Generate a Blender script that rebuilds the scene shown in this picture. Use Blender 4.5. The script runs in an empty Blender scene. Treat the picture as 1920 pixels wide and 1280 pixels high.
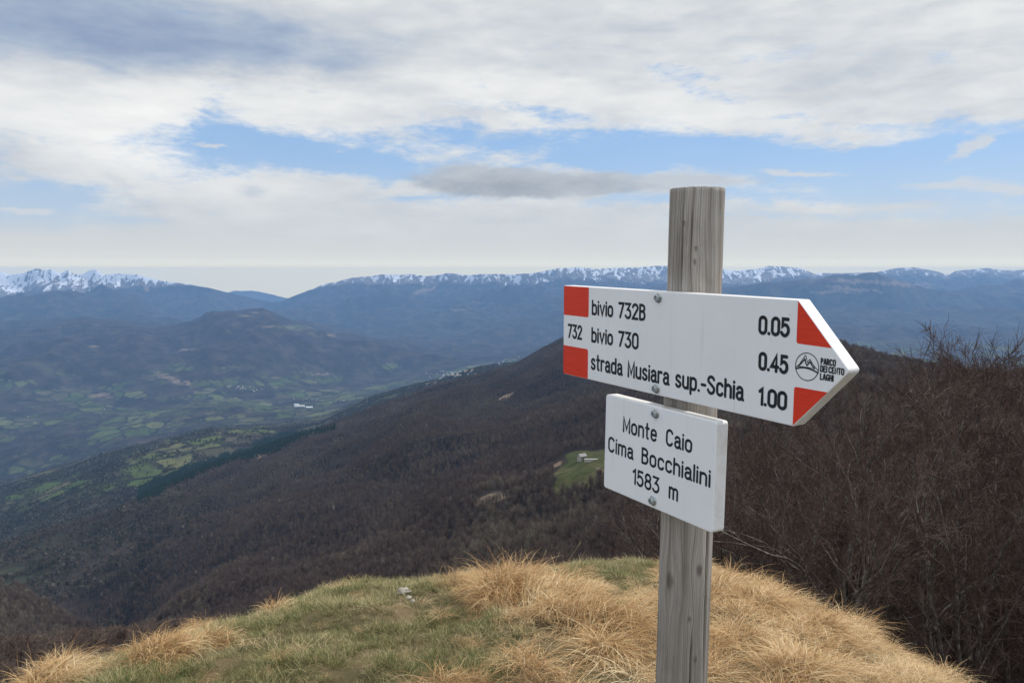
import bpy, math, random
import numpy as np
from mathutils import Matrix, Vector

# ------------------------------------------------------------------ constants
EYE = 1.6
PITCH = math.radians(5.0)
CP, SP = math.cos(PITCH), math.sin(PITCH)
F = 1472.0                                     # focal length in photo pixels
SUN_AZ, SUN_EL = math.radians(62), math.radians(47)   # azimuth to the right of +Y
rnd = random.Random(7)
scn = bpy.context.scene
COL = scn.collection

# ------------------------------------------------------------------ camera, light, exposure
cam_d = bpy.data.cameras.new("camera"); cam = bpy.data.objects.new("camera", cam_d)
COL.objects.link(cam); scn.camera = cam
cam.location = (0, 0, EYE); cam.rotation_euler = (math.radians(90) - PITCH, 0, 0)
cam_d.sensor_width = 36; cam_d.lens = 36 * F / 1920
cam_d.clip_start = 0.05; cam_d.clip_end = 200000
cam_d.dof.use_dof = False

sd = bpy.data.lights.new("sun", 'SUN'); sun = bpy.data.objects.new("sun", sd); COL.objects.link(sun)
sd.energy = 3.1; sd.angle = math.radians(2.5); sd.color = (1, .955, .88)
sv = Vector((math.sin(SUN_AZ) * math.cos(SUN_EL), math.cos(SUN_AZ) * math.cos(SUN_EL), math.sin(SUN_EL)))
sun.rotation_euler = (-sv).to_track_quat('-Z', 'Y').to_euler()
sun.location = (0, 0, 30)

scn.view_settings.view_transform = 'Standard'; scn.view_settings.look = 'None'
scn.view_settings.exposure = 0.33; scn.view_settings.gamma = 1
scn.render.engine = 'CYCLES'
scn.cycles.max_bounces = 5; scn.cycles.volume_bounces = 1; scn.cycles.diffuse_bounces = 3
scn.cycles.transparent_max_bounces = 8
scn.render.film_transparent = False


# ------------------------------------------------------------------ node helper
class NT:
    def __init__(s, tree): s.t = tree; s.n = tree.nodes; s.l = tree.links
    def new(s, typ, **kw):
        n = s.n.new(typ)
        for k, v in kw.items():
            setattr(n, k, v)
        return n
    def put(s, sock, v):
        if v is None: return
        if hasattr(v, 'is_linked') or isinstance(v, bpy.types.NodeSocket): s.l.new(v, sock)
        else: sock.default_value = v
    def m(s, op, a, b=None, c=None, clamp=False):
        n = s.new('ShaderNodeMath', operation=op); n.use_clamp = clamp
        s.put(n.inputs[0], a); s.put(n.inputs[1], b)
        if c is not None: s.put(n.inputs[2], c)
        return n.outputs[0]
    def vm(s, op, a, b=None, out=0):
        n = s.new('ShaderNodeVectorMath', operation=op)
        s.put(n.inputs[0], a); s.put(n.inputs[1], b)
        return n.outputs['Value' if op in ('LENGTH', 'DOT_PRODUCT', 'DISTANCE') else 'Vector']
    def mix(s, f, a, b, blend='MIX'):
        n = s.new('ShaderNodeMix', data_type='RGBA', blend_type=blend)
        s.put(n.inputs[0], f); s.put(n.inputs[6], a); s.put(n.inputs[7], b)
        return n.outputs[2]
    def fmix(s, f, a, b):
        n = s.new('ShaderNodeMix', data_type='FLOAT')
        s.put(n.inputs[0], f); s.put(n.inputs[2], a); s.put(n.inputs[3], b)
        return n.outputs[0]
    def noise(s, vec, scale, detail=4, rough=.55, dist=0, out='Fac', dim='3D'):
        n = s.new('ShaderNodeTexNoise', noise_dimensions=dim)
        s.put(n.inputs['Vector'], vec); n.inputs['Scale'].default_value = scale
        n.inputs['Detail'].default_value = detail; n.inputs['Roughness'].default_value = rough
        n.inputs['Distortion'].default_value = dist
        return n.outputs['Color' if out == 'Color' else 0]
    def step(s, v, lo, hi):                     # smooth step
        n = s.new('ShaderNodeMapRange', interpolation_type='SMOOTHSTEP')
        s.put(n.inputs[0], v); s.put(n.inputs[1], lo); s.put(n.inputs[2], hi)
        return n.outputs[0]
    def mapping(s, vec, loc=(0, 0, 0), rot=(0, 0, 0), sc=(1, 1, 1), typ='POINT'):
        n = s.new('ShaderNodeMapping', vector_type=typ); s.put(n.inputs[0], vec)
        n.inputs['Location'].default_value = loc; n.inputs['Rotation'].default_value = rot
        n.inputs['Scale'].default_value = sc
        return n.outputs[0]
    def attr(s, name, out='Fac'):
        n = s.new('ShaderNodeAttribute', attribute_name=name); return n.outputs[out]
    def ramp(s, v, stops):
        n = s.new('ShaderNodeValToRGB'); s.put(n.inputs[0], v)
        e = n.color_ramp.elements
        e[0].position, e[0].color = stops[0][0], tuple(stops[0][1]) + (1,)
        e[1].position, e[1].color = stops[-1][0], tuple(stops[-1][1]) + (1,)
        for p, c in stops[1:-1]:
            k = e.new(p); k.color = tuple(c) + (1,)
        return n.outputs[0]


def C4(r, g, b): return (r, g, b, 1)


def material(name, rough=.8, spec=.3):
    m = bpy.data.materials.new(name); m.use_nodes = True
    nt = NT(m.node_tree); b = m.node_tree.nodes['Principled BSDF']
    b.inputs['Roughness'].default_value = rough
    b.inputs['Specular IOR Level'].default_value = spec
    return m, nt, b


# ------------------------------------------------------------------ sky
world = bpy.data.worlds.new("World"); scn.world = world; world.use_nodes = True
w = NT(world.node_tree)
for n in list(w.n): w.n.remove(n)
out = w.new('ShaderNodeOutputWorld'); bg = w.new('ShaderNodeBackground')
bg.inputs['Strength'].default_value = 0.1
w.l.new(bg.outputs[0], out.inputs[0])
sky = w.new('ShaderNodeTexSky', sky_type='NISHITA'); sky.sun_disc = False
sky.sun_elevation = SUN_EL; sky.sun_rotation = SUN_AZ; sky.altitude = 1500
sky.air_density = 1.0; sky.dust_density = .6; sky.ozone_density = 1.2
tc = w.new('ShaderNodeTexCoord')
sep = w.new('ShaderNodeSeparateXYZ'); w.l.new(tc.outputs['Generated'], sep.inputs[0])
dx, dy, dz = sep.outputs
az = w.m('MULTIPLY', w.m('ARCTAN2', dx, dy), 57.29578)
el = w.m('MULTIPLY', w.m('ARCSINE', dz), 57.29578)
cmb = w.new('ShaderNodeCombineXYZ'); w.l.new(az, cmb.inputs[0]); w.l.new(el, cmb.inputs[1])
P0 = cmb.outputs[0]
SZ = w.mapping(P0, sc=(.05, .13, 1))
warp = w.vm('MULTIPLY', w.vm('SUBTRACT', w.noise(SZ, 1.6, 5, .6, out='Color'), (.5, .5, .5)), (9.0, 4.2, 0))
warp2 = w.vm('MULTIPLY', w.vm('SUBTRACT', w.noise(SZ, 9, 4, .65, out='Color'), (.5, .5, .5)), (2.4, 1.1, 0))
PW = w.vm('ADD', w.vm('ADD', P0, warp), warp2)
PS = w.vm('ADD', P0, warp2)


def azel(px, py):
    xr, yr = (px - 960) / F, (640 - py) / F
    X, Y, Z = xr, CP + yr * SP, -SP + yr * CP
    return math.degrees(math.atan2(X, Y)), math.degrees(math.asin(Z / math.sqrt(X * X + Y * Y + Z * Z)))


def blob(P, px, py, rx, ry, amp=1.0, rot=0.0, hard=False):
    a, e = azel(px, py)
    k = 180 / math.pi / F
    v = w.mapping(P, loc=(a, e, 0), rot=(0, 0, math.radians(rot)), sc=(rx * k, ry * k, 1), typ='TEXTURE')
    q = w.vm('DOT_PRODUCT', v, v)
    if hard: q = w.m('MULTIPLY', q, q)
    g = w.m('EXPONENT', w.m('MULTIPLY', q, -1.0))
    return w.m('MULTIPLY', g, amp)


def total(lst):
    r = lst[0]
    for q in lst[1:]: r = w.m('ADD', r, q)
    return r


gap = total([blob(PW, *a) for a in [
    (510, 288, 175, 42, 1.25), (720, 318, 170, 26, .8), (930, 262, 260, 26, .80), (1230, 280, 180, 34, .95),
    (1540, 305, 300, 42, 1.25), (1900, 315, 260, 40, 1.1), (2250, 320, 300, 60, 1), (55, 383, 150, 20, .95, 6),
    (215, 415, 130, 14, .6), (790, 382, 130, 10, .75), (1330, 378, 260, 13, .85), (375, 205, 60, 22, .5, 30),
    (1330, 165, 110, 12, .42, -18), (250, 470, 170, 14, .45), (1560, 100, 240, 14, .22, -10), (-350, 330, 260, 60, .9), (130, 468, 240, 9, .55), (1540, 405, 340, 9, .5), (1120, 300, 130, 14, .7), (690, 440, 260, 8, .35), (1650, 225, 180, 10, .38, -8), (420, 235, 60, 30, .6, 20), (1250, 120, 160, 14, .34, -14), (1000, 215, 140, 14, .5)]])
fb = w.noise(SZ, 4.0, 7, .62, .3)
rip = w.noise(w.mapping(P0, rot=(0, 0, .25), sc=(.35, 1.2, 1)), 1.3, 3, .6)
gv = w.m('ADD', gap, w.m('ADD', w.m('MULTIPLY', w.m('SUBTRACT', fb, .5), 1.55), w.m('MULTIPLY', w.m('SUBTRACT', w.m('ADD', rip, w.noise(w.mapping(P0, rot=(0, 0, .1), sc=(.5, 1.8, 1)), 2.6, 4, .7)), 1.0), .62)))
clear = w.step(gv, .14, .95)                                     # 1 = open blue
dark = total([blob(PW, *a) for a in [
    (330, 70, 330, 75, .95, -4), (600, 120, 170, 38, .35, -15), (20, 20, 250, 90, .45), (30, 300, 90, 60, .28), (270, 385, 70, 14, .3, -38),
    (1060, 110, 120, 30, .2, 15), (60, 425, 200, 26, .2), (950, 412, 260, 14, .28), (1650, 440, 420, 40, .15), (1150, 60, 500, 40, .16), (1700, 140, 300, 60, .16)]])
bright = total([blob(PW, *a) for a in [
    (180, 220, 230, 80, .55), (520, 170, 260, 45, .5), (880, 150, 260, 50, .35), (330, 300, 150, 60, .3), (1350, 210, 350, 50, .22)]])
fb2 = w.noise(SZ, 2.2, 6, .58)
tone = w.m('ADD', w.m('SUBTRACT', bright, dark), w.m('MULTIPLY', w.m('SUBTRACT', fb2, .5), 1.1))
fb3 = w.noise(w.mapping(P0, rot=(0, 0, .22), sc=(.045, .17, 1)), 4.5, 7, .58, .3)
tone = w.m('ADD', tone, w.m('MULTIPLY', w.m('SUBTRACT', fb3, .5), 1.15))
tone = w.m('MULTIPLY_ADD', tone, .50, .64, clamp=True)
ccol = w.ramp(tone, [(0, (2.3, 2.95, 4.2)), (.25, (3.3, 3.9, 4.9)), (.5, (4.85, 5.15, 5.5)), (.75, (6.4, 6.5, 6.5)), (1, (7.4, 7.4, 7.3))])
blue = w.mix(.66, sky.outputs[0], C4(2.0, 3.8, 6.6))
skyc = w.mix(w.m('SUBTRACT', 1.0, w.m('MULTIPLY', clear, .90)), blue, ccol)
# pale band over the horizon
hz = w.step(el, 9.5, .5)
skyc = w.mix(w.m('MULTIPLY', hz, .66), skyc, C4(5.2, 5.35, 5.35))
# low detached grey clouds
lens = total([blob(PS, *a) for a in [(885, 335, 105, 24, 1.1, 0), (990, 350, 150, 22, 1.0), (1120, 342, 190, 20, .85, 0), (1310, 340, 130, 16, .6)]])
lens = w.m('ADD', lens, w.m('MULTIPLY', w.m('SUBTRACT', fb, .5), .7))
lensm = w.step(lens, .25, .8)
lcol = w.ramp(w.m('MULTIPLY_ADD', w.m('SUBTRACT', fb, .5), 1.4, w.m('MULTIPLY', blob(P0, 950, 350, 190, 26), .7)), [(0, (4.4, 4.75, 5.1)), (1, (2.0, 2.35, 2.9))])
skyc = w.mix(w.m('MULTIPLY', lensm, .85), skyc, lcol)
wisps = total([blob(PS, *a) for a in [(1500, 325, 85, 9, .9, -6), (1815, 277, 50, 12, .9, 22), (1765, 347, 80, 11, .8), (1600, 273, 45, 4, .7), (40, 397, 60, 7, .9), (400, 272, 40, 5, .8), (1900, 355, 60, 9, .8), (620, 405, 60, 8, .6)]])
wm = w.step(w.m('ADD', wisps, w.m('MULTIPLY', w.m('SUBTRACT', fb, .5), .9)), .3, .8)
skyc = w.mix(w.m('MULTIPLY', wm, .8), skyc, C4(5.4, 5.6, 5.8))
skyc = w.mix(w.m('MULTIPLY', blob(PS, 476, 358, 18, 9), .8), skyc, C4(4.4, 4.8, 5.4))
# overhead and behind the camera the thin cloud is brighter; below the horizon it is ground
up = w.step(el, 26, 60)
skyc = w.mix(w.m('MULTIPLY', up, .8), skyc, C4(8.6, 9.0, 9.8))
back = w.step(dy, .1, -.5)
skyc = w.mix(w.m('MULTIPLY', back, .75), skyc, C4(7.8, 8.6, 9.8))
glow = w.ramp(w.m('MULTIPLY', el, 1 / 4.0), [(.075, (11.5, 9.4, 4.6)), (.095, (10.9, 9.1, 4.9)), (.16, (8.9, 8.1, 5.9)), (.25, (7.1, 6.7, 5.6)), (.40, (6.1, 6.0, 5.45)), (.65, (5.5, 5.6, 5.4)), (1, (5.3, 5.45, 5.4))])
skyc = w.mix(w.step(el, 4.0, 1.2), skyc, glow)
skyc = w.mix(w.step(el, -4, -9), skyc, C4(1.6, 1.9, 2.3))
w.l.new(skyc, bg.inputs[0])


# ------------------------------------------------------------------ object helpers
def tag(o, label=None, cat=None, group=None, kind=None):
    if label: o['label'] = label
    if cat: o['category'] = cat
    if group: o['group'] = group
    if kind: o['kind'] = kind
    return o


def mesh_np(name, V, Fc, smooth=False, mats=(), parent=None, link=True, attrs=None, matidx=None):
    """V (n,3); Fc list of index arrays (k,3) / (k,4)"""
    me = bpy.data.meshes.new(name)
    V = np.asarray(V, dtype=np.float32)
    if isinstance(Fc, np.ndarray): Fc = [Fc]
    tot = [f.shape[1] * np.ones(len(f), int) for f in Fc]
    tot = np.concatenate(tot); idx = np.concatenate([f.ravel() for f in Fc])
    me.vertices.add(len(V)); me.vertices.foreach_set('co', V.ravel())
    me.loops.add(len(idx)); me.loops.foreach_set('vertex_index', idx.astype(np.int32))
    me.polygons.add(len(tot))
    st = np.concatenate([[0], np.cumsum(tot)[:-1]])
    me.polygons.foreach_set('loop_start', st.astype(np.int32))
    me.polygons.foreach_set('loop_total', tot.astype(np.int32))
    if matidx is not None: me.polygons.foreach_set('material_index', np.asarray(matidx, np.int32))
    me.update(calc_edges=True); 
    me.polygons.foreach_set('use_smooth', np.full(len(tot), smooth))
    if attrs:
        for k, a in attrs.items():
            at = me.attributes.new(k, 'FLOAT', 'POINT'); at.data.foreach_set('value', np.asarray(a, np.float32))
    for m in mats: me.materials.append(m)
    o = bpy.data.objects.new(name, me)
    if link: COL.objects.link(o)
    if parent: o.parent = parent
    return o


class MB:
    """collects primitive shapes into one mesh"""
    def __init__(s): s.v = []; s.f = []
    def add(s, vs, fs):
        b = len(s.v); s.v += [tuple(q) for q in vs]; s.f += [tuple(i + b for i in q) for q in fs]
    def box(s, x0, x1, y0, y1, z0, z1):
        s.add([(x0, y0, z0), (x1, y0, z0), (x1, y1, z0), (x0, y1, z0), (x0, y0, z1), (x1, y0, z1), (x1, y1, z1), (x0, y1, z1)],
              [(0, 3, 2, 1), (4, 5, 6, 7), (0, 1, 5, 4), (1, 2, 6, 5), (2, 3, 7, 6), (3, 0, 4, 7)])
    def prism(s, poly, z0, z1):
        n = len(poly)
        s.add([(x, y, z0) for x, y in poly] + [(x, y, z1) for x, y in poly],
              [tuple(range(n - 1, -1, -1)), tuple(range(n, 2 * n))] + [(i, (i + 1) % n, n + (i + 1) % n, n + i) for i in range(n)])
    def build(s, name, mat, parent=None, smooth=False, bevel=0, seg=2, link=True, angle=40):
        me = bpy.data.meshes.new(name); me.from_pydata(s.v, [], s.f); me.update()
        if mat: me.materials.append(mat)
        o = bpy.data.objects.new(name, me)
        if link: COL.objects.link(o)
        if parent: o.parent = parent
        if smooth:
            me.polygons.foreach_set('use_smooth', [True] * len(me.polygons))
        if bevel:
            b = o.modifiers.new('bevel', 'BEVEL'); b.width = bevel; b.segments = seg; b.limit_method = 'ANGLE'
            b.angle_limit = math.radians(angle)
            b.harden_normals = False
        return o


def empty(name, loc=(0, 0, 0), M=None):
    o = bpy.data.objects.new(name, None); COL.objects.link(o)
    if M is not None: o.matrix_world = M
    else: o.location = loc
    o.empty_display_size = .2
    return o


# ------------------------------------------------------------------ numpy noise
def _hash(ix, iy, seed):
    h = (ix.astype(np.int64) * 374761393 + iy.astype(np.int64) * 668265263 + seed * 1274126177) & 0xffffffff
    h = ((h ^ (h >> 13)) * 1274126177) & 0xffffffff
    return ((h ^ (h >> 16)) & 0xffff) / 65535.0


def gnoise(x, y, seed=0):
    ix = np.floor(x); iy = np.floor(y); fx = x - ix; fy = y - iy
    ix = ix.astype(np.int64); iy = iy.astype(np.int64)
    u = fx * fx * fx * (fx * (fx * 6 - 15) + 10); v = fy * fy * fy * (fy * (fy * 6 - 15) + 10)
    def g(a, b, px, py):
        t = _hash(a, b, seed) * 2 * np.pi
        return np.cos(t) * px + np.sin(t) * py
    n00 = g(ix, iy, fx, fy); n10 = g(ix + 1, iy, fx - 1, fy)
    n01 = g(ix, iy + 1, fx, fy - 1); n11 = g(ix + 1, iy + 1, fx - 1, fy - 1)
    return 1.5 * ((n00 * (1 - u) + n10 * u) * (1 - v) + (n01 * (1 - u) + n11 * u) * v)


def sstep(a, b, x):
    t = np.clip((x - a) / (b - a), 0, 1); return t * t * (3 - 2 * t)


# ------------------------------------------------------------------ pixel -> world direction (authoring of the terrain's crest lines)
def ray(px, py):
    xr, yr = (np.asarray(px, float) - 960) / F, (640 - np.asarray(py, float)) / F
    Y = CP + yr * SP
    return xr / Y, (-SP + yr * CP) / Y            # X/Y and Z/Y


tr_ = np.random.default_rng(3)
TUFT = []
for _ in range(6000):
    q_ = tr_.uniform(-10, 10, 2)
    if all((q_[0] - a[0]) ** 2 + (q_[1] - a[1]) ** 2 > .30 ** 2 for a in TUFT[-900:]) and q_[1] > -3.5: TUFT.append((q_[0], q_[1], tr_.uniform(.5, 1.2), tr_.normal(-.5, .7)))
    if len(TUFT) > 1400: break
TUFT = np.array(TUFT)
# ================================================================== SUMMIT GROUND
edge_px = [(-1500, 2600, 2.2), (-700, 1750, 3.0), (-300, 1470, 3.7), (0, 1304, 4.2), (150, 1270, 4.4), (280, 1226, 4.7), (420, 1190, 5.2), (520, 1147, 5.8),
           (620, 1104, 6.3), (760, 1100, 6.6), (880, 1092, 6.8), (1000, 1085, 6.9), (1080, 1068, 7.1), (1150, 1058, 7.3), (1240, 1056, 7.4), (1340, 1078, 7.0),
           (1420, 1108, 6.5), (1500, 1142, 6.0), (1620, 1200, 5.4), (1700, 1243, 5.0), (1780, 1290, 4.6), (2000, 1430, 4.0), (2300, 1650, 3.4), (3200, 2700, 2.4)]
ea, er, ez = [], [], []
for px, py, Y in edge_px:
    a, s = ray(px, py); ea.append(math.atan(a)); er.append(Y * math.hypot(a, 1)); ez.append(EYE + s * Y)
ea = np.array([-math.pi, -2.2] + ea + [2.2, math.pi]); er = np.array([7, 5.] + er + [5., 7]); ez = np.array([-.8, -.8] + ez + [-.8, -.8])


def mound(x, y):
    x = np.asarray(x, float); y = np.asarray(y, float)
    th = np.arctan2(x, y); r = np.hypot(x, y) + 1e-6
    re = np.interp(th, ea, er); ze = np.interp(th, ea, ez)
    for k in (1, 2):                                  # soften the fan in angle
        re = (re + np.interp(th - .03 * k, ea, er) + np.interp(th + .03 * k, ea, er)) / 3
        ze = (ze + np.interp(th - .03 * k, ea, ez) + np.interp(th + .03 * k, ea, ez)) / 3
    sl = (EYE - ze) / re
    p = sl * re / np.maximum(-ze, .05)
    zin = ze * np.clip(r / re, 0, 1) ** p
    d = np.maximum(r - re, 0)
    send = .62
    zout = ze - sl * d - (send - sl) * (d - 2.5 * (1 - np.exp(-d / 2.5)))
    z = np.where(r < re, zin, zout)
    amp = np.clip(r / 3, 0, 1)
    z = z + .05 * gnoise(x * 1.1, y * 1.1, 3) * amp + .035 * gnoise(x * 2.9, y * 2.9, 4) * amp
    z = z + .5 * gnoise(x * .12, y * .12, 5) * sstep(9, 22, r)
    z = z + .03 * np.clip(gnoise(x * 2.2, y * 2.2, 6), 0, 1) * sstep(1.2, 2.5, r)
    return z


# ================================================================== BIG TERRAIN
# every crest / trough line: (photo px, photo py, distance km) -> world points
K_LINES = [
    ('hill', [(-2200, None, .030), (4200, None, .030)]),
    ('B', [(-500, 1330, .45), (0, 1320, .45), (300, 1250, .40), (600, 1180, .35), (900, 1120, .3), (1150, 1090, .2), (1300, 1060, .15), (1500, 1000, .13), (1700, 960, .12), (2400, 960, .12)]),
    ('C', [(-500, 1060, .75), (0, 1108, .75), (70, 1130, .72), (130, 1158, .7), (200, 1192, .65), (300, 1185, .6), (600, 1085, .5), (900, 1005, .45), (1150, 960, .35), (1300, 930, .3), (1500, 880, .26), (1700, 850, .24), (2400, 850, .24)]),
    ('D', [(-500, 1130, .95), (0, 1215, .95), (130, 1235, .92), (230, 1200, .88), (300, 1150, .8), (600, 1000, .75), (900, 915, .7), (1150, 858, .62), (1300, 830, .52), (1500, 760, .42), (1700, 725, .4), (2400, 725, .4)]),
    ('E', [(-500, 1120, 1.6), (0, 1035, 1.6), (90, 1003, 1.62), (180, 975, 1.7), (280, 936, 1.75), (420, 886, 1.9), (500, 856, 2.0), (560, 833, 2.1), (640, 797, 2.2), (700, 770, 2.3), (770, 742, 2.35), (830, 722, 2.4), (880, 710, 2.45), (960, 690, 2.5), (1000, 668, 2.55), (1050, 640, 2.6), (1120, 612, 2.5), (1200, 598, 2.2), (1400, 612, 1.5), (1560, 645, .95), (1600, 653, .9), (1640, 668, .85), (1670, 679, .82), (1700, 684, .8), (1800, 712, .75), (1920, 735, .7), (2400, 760, .65)]),
    ('F', [(-500, 1130, 2.1), (0, 1042, 2.1), (280, 945, 2.2), (420, 893, 2.35), (560, 846, 2.5), (640, 828, 2.7), (860, 760, 3), (1050, 720, 3.2), (1200, 700, 3.2), (1560, 720, 2), (1920, 780, 1.8), (2400, 800, 1.8)]),
    ('G', [(-500, 960, 3.4), (-200, 935, 3.5), (0, 912, 3.5), (60, 896, 3.5), (100, 885, 3.5), (200, 852, 3.5), (270, 836, 3.6), (330, 820, 3.6), (400, 803, 3.7), (450, 806, 3.7), (520, 803, 3.7), (600, 795, 3.8), (650, 770, 3.9), (700, 745, 4), (780, 722, 4.1), (830, 712, 4.2), (900, 690, 4.3), (960, 683, 4.4), (1050, 690, 4.5), (1560, 760, 3.6), (2400, 800, 3.5)]),
    ('H', [(-500, 965, 4.9), (0, 915, 4.9), (200, 866, 4.9), (400, 818, 5.1), (700, 765, 5.6), (900, 715, 6), (1050, 700, 6), (1560, 700, 6), (2400, 720, 6)]),
    ('I', [(-500, 800, 6.3), (0, 785, 6.3), (400, 750, 6.9), (600, 745, 7.3), (800, 705, 8.3), (1050, 665, 9.3), (1560, 640, 9), (2400, 640, 9)]),
    ('J', [(-500, 628, 9.4), (0, 620, 9.5), (70, 621, 9.5), (140, 623, 9.5), (170, 618, 9.5), (200, 614, 9.6), (250, 614, 9.6), (262, 616, 9.6), (290, 619, 9.7), (340, 611, 9.8), (362, 604, 9.9), (375, 598, 10), (385, 589, 10), (400, 586, 10), (440, 584, 10), (480, 580, 10), (495, 579, 10), (510, 586, 10), (530, 596, 10.2), (560, 607, 10.5), (620, 622, 11), (700, 640, 11), (800, 655, 11), (900, 650, 11.5), (1050, 640, 12), (1300, 620, 12), (1560, 622, 11), (1920, 622, 11), (2400, 620, 11)]),
    ('K', [(-500, 640, 12), (0, 630, 12), (250, 627, 12), (500, 612, 12.5), (560, 616, 12.5), (700, 632, 13), (1050, 612, 13.5), (1560, 600, 13), (2400, 600, 13)]),
    ('L', [(-500, 600, 14), (0, 596, 14), (60, 582, 14.3), (110, 570, 14.5), (170, 564, 14.5), (220, 568, 14.5), (300, 592, 14.5), (380, 604, 14.5), (440, 606, 14.5), (500, 592, 15), (600, 590, 15.5), (800, 585, 16), (1050, 575, 15.5), (1250, 548, 14), (1350, 540, 13.8), (1400, 534, 13.8), (1440, 530, 13.8), (1500, 527, 13.8), (1570, 525, 13.8), (1640, 523, 13.8), (1690, 528, 13.8), (1720, 534, 13.8), (1760, 543, 14), (1800, 544, 14), (1850, 548, 14), (1920, 552, 14), (2400, 560, 14)]),
    ('M', [(-500, 606, 15.2), (0, 600, 15.2), (170, 584, 15.5), (300, 600, 15.5), (500, 594, 16.2), (1050, 574, 16.6), (1350, 550, 16), (1640, 540, 16), (1920, 562, 16), (2400, 570, 16)]),
    ('N', [(-900, 512, 18), (-300, 505, 17), (-120, 512, 17), (-40, 500, 17), (0, 509, 17), (15, 516, 17), (44, 513, 17), (58, 507, 17), (68, 504, 17), (87, 507, 17), (96, 505, 17), (114, 513, 17), (126, 507, 17), (140, 515, 17), (157, 514, 17), (166, 508, 17), (178, 505, 17), (195, 516, 17), (221, 513, 17), (240, 514, 17), (254, 515, 17), (271, 519, 17), (300, 527, 17), (328, 530, 17), (359, 534, 17), (394, 542, 17), (420, 550, 17.2), (450, 556, 17.5), (490, 563, 18), (510, 567, 18), (530, 565, 18), (545, 557, 18), (590, 540, 18), (610, 532, 18), (630, 529, 18), (660, 521, 18), (690, 519, 18), (720, 515, 18), (735, 517, 18), (750, 519, 18), (770, 515, 18), (800, 519, 18), (820, 516, 18), (840, 512, 18), (860, 514, 18), (880, 516, 18), (900, 514, 18), (960, 515, 18), (1000, 513, 18), (1040, 505, 18), (1080, 501, 18), (1120, 505, 18), (1160, 503, 18), (1200, 502, 18), (1240, 498, 18), (1300, 500, 18), (1350, 505, 18.5), (1380, 508, 18.5), (1420, 505, 18.5), (1440, 500, 18.5), (1460, 501, 18.5), (1500, 503, 18.5), (1515, 509, 19), (1530, 515, 19), (1534, 512, 19), (1600, 515, 19), (1640, 513, 19), (1665, 507, 19), (1680, 504, 19), (1715, 502, 19), (1750, 508, 19), (1780, 515, 19), (1790, 509, 19), (1800, 507, 19), (1830, 505, 19), (1850, 502, 19), (1870, 507, 19), (1900, 511, 19), (1920, 508, 19), (2400, 510, 19)]),
    ('O', [(-900, 560, 22), (0, 560, 22), (500, 575, 22), (1050, 560, 22), (1920, 560, 23), (2400, 560, 23)]),
]
# far pale massif is a sheet of its own
A_all = np.concatenate([np.linspace(-1.55, -.72, 130)[:-1], np.linspace(-.72, .72, 1500), np.linspace(.72, 1.55, 130)[1:]])
NA = len(A_all)
LY, LZ, LS = [], [], []
for k, (nm, pts) in enumerate(K_LINES):
    if k == 0:
        y = np.full(NA, 30.0); z = np.full(NA, -19.0)
    else:
        p = np.array(pts, float); a, s = ray(p[:, 0], p[:, 1])
        dist = p[:, 2] * 1000
        # shape-preserving interpolation over a (linear, then a little smoothing)
        y = np.interp(A_all, a, dist)
        sl = np.interp(A_all, a, s)
        z = EYE + sl * y
        if nm in 'LN':
            z = z + 4 * gnoise(A_all * 90, A_all * 0 + k, 11) + 4 * gnoise(A_all * 230, A_all * 0 + k, 12)
        elif nm in 'EGJ':
            z = z + y * .0012 * gnoise(A_all * 60, A_all * 0 + k, 13) + y * .0007 * gnoise(A_all * 170, A_all * 0 + k, 14)
    LY.append(y); LZ.append(z)
    ks = np.exp(-np.linspace(-2.5, 2.5, 121) ** 2); ks /= ks.sum()
    zs = np.convolve(np.pad(z, 60, mode='edge'), ks, 'valid') if k else z
    LS.append(zs)
ROWS = [30, 60, 50, 190, 24, 90, 20, 100, 110, 24, 80, 18, 170, 20]
CREST = set('CEGJLN')
Yg, Zg, Tg, Bg = [], [], [], []
for k in range(len(K_LINES) - 1):
    n = ROWS[k]; t = np.linspace(0, 1, n + 1)[:-1] if k < len(K_LINES) - 2 else np.linspace(0, 1, n + 1)
    T = t[:, None]
    Yk = LY[k][None] * (1 - T) + LY[k + 1][None] * T
    s = T * T * (3 - 2 * T)
    up = K_LINES[k + 1][0] in CREST
    mixw = {'B': .3, 'I': .1, 'H': .3}.get(K_LINES[k][0], .45)
    q = T * (1 - mixw) + s * mixw
    if K_LINES[k][0] in 'DM': q = q * .6 + .4 * T ** 1.25
    Zk = LS[k][None] * (1 - q) + LS[k + 1][None] * q + (LZ[k] - LS[k])[None] * (1 - T) ** 5 + (LZ[k + 1] - LS[k + 1])[None] * T ** 5
    Yg.append(Yk); Zg.append(Zk)
    Tg.append(np.broadcast_to(T, Yk.shape)); Bg.append(np.full(Yk.shape, k))
PX0 = lambda a: 960 + F * a
Yg = np.vstack(Yg); Zg = np.vstack(Zg); Tg = np.vstack(Tg); Bg = np.vstack(Bg)
Xg = A_all[None] * Yg
# ---- relief
# weight is small on the traced lines so that the silhouettes stay
wl = 4 * Tg * (1 - Tg)
wl = np.where(np.isin(Bg, [0]), 0, wl)
lam = 5000.0
rel = np.zeros_like(Zg)
seed = 30
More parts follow.
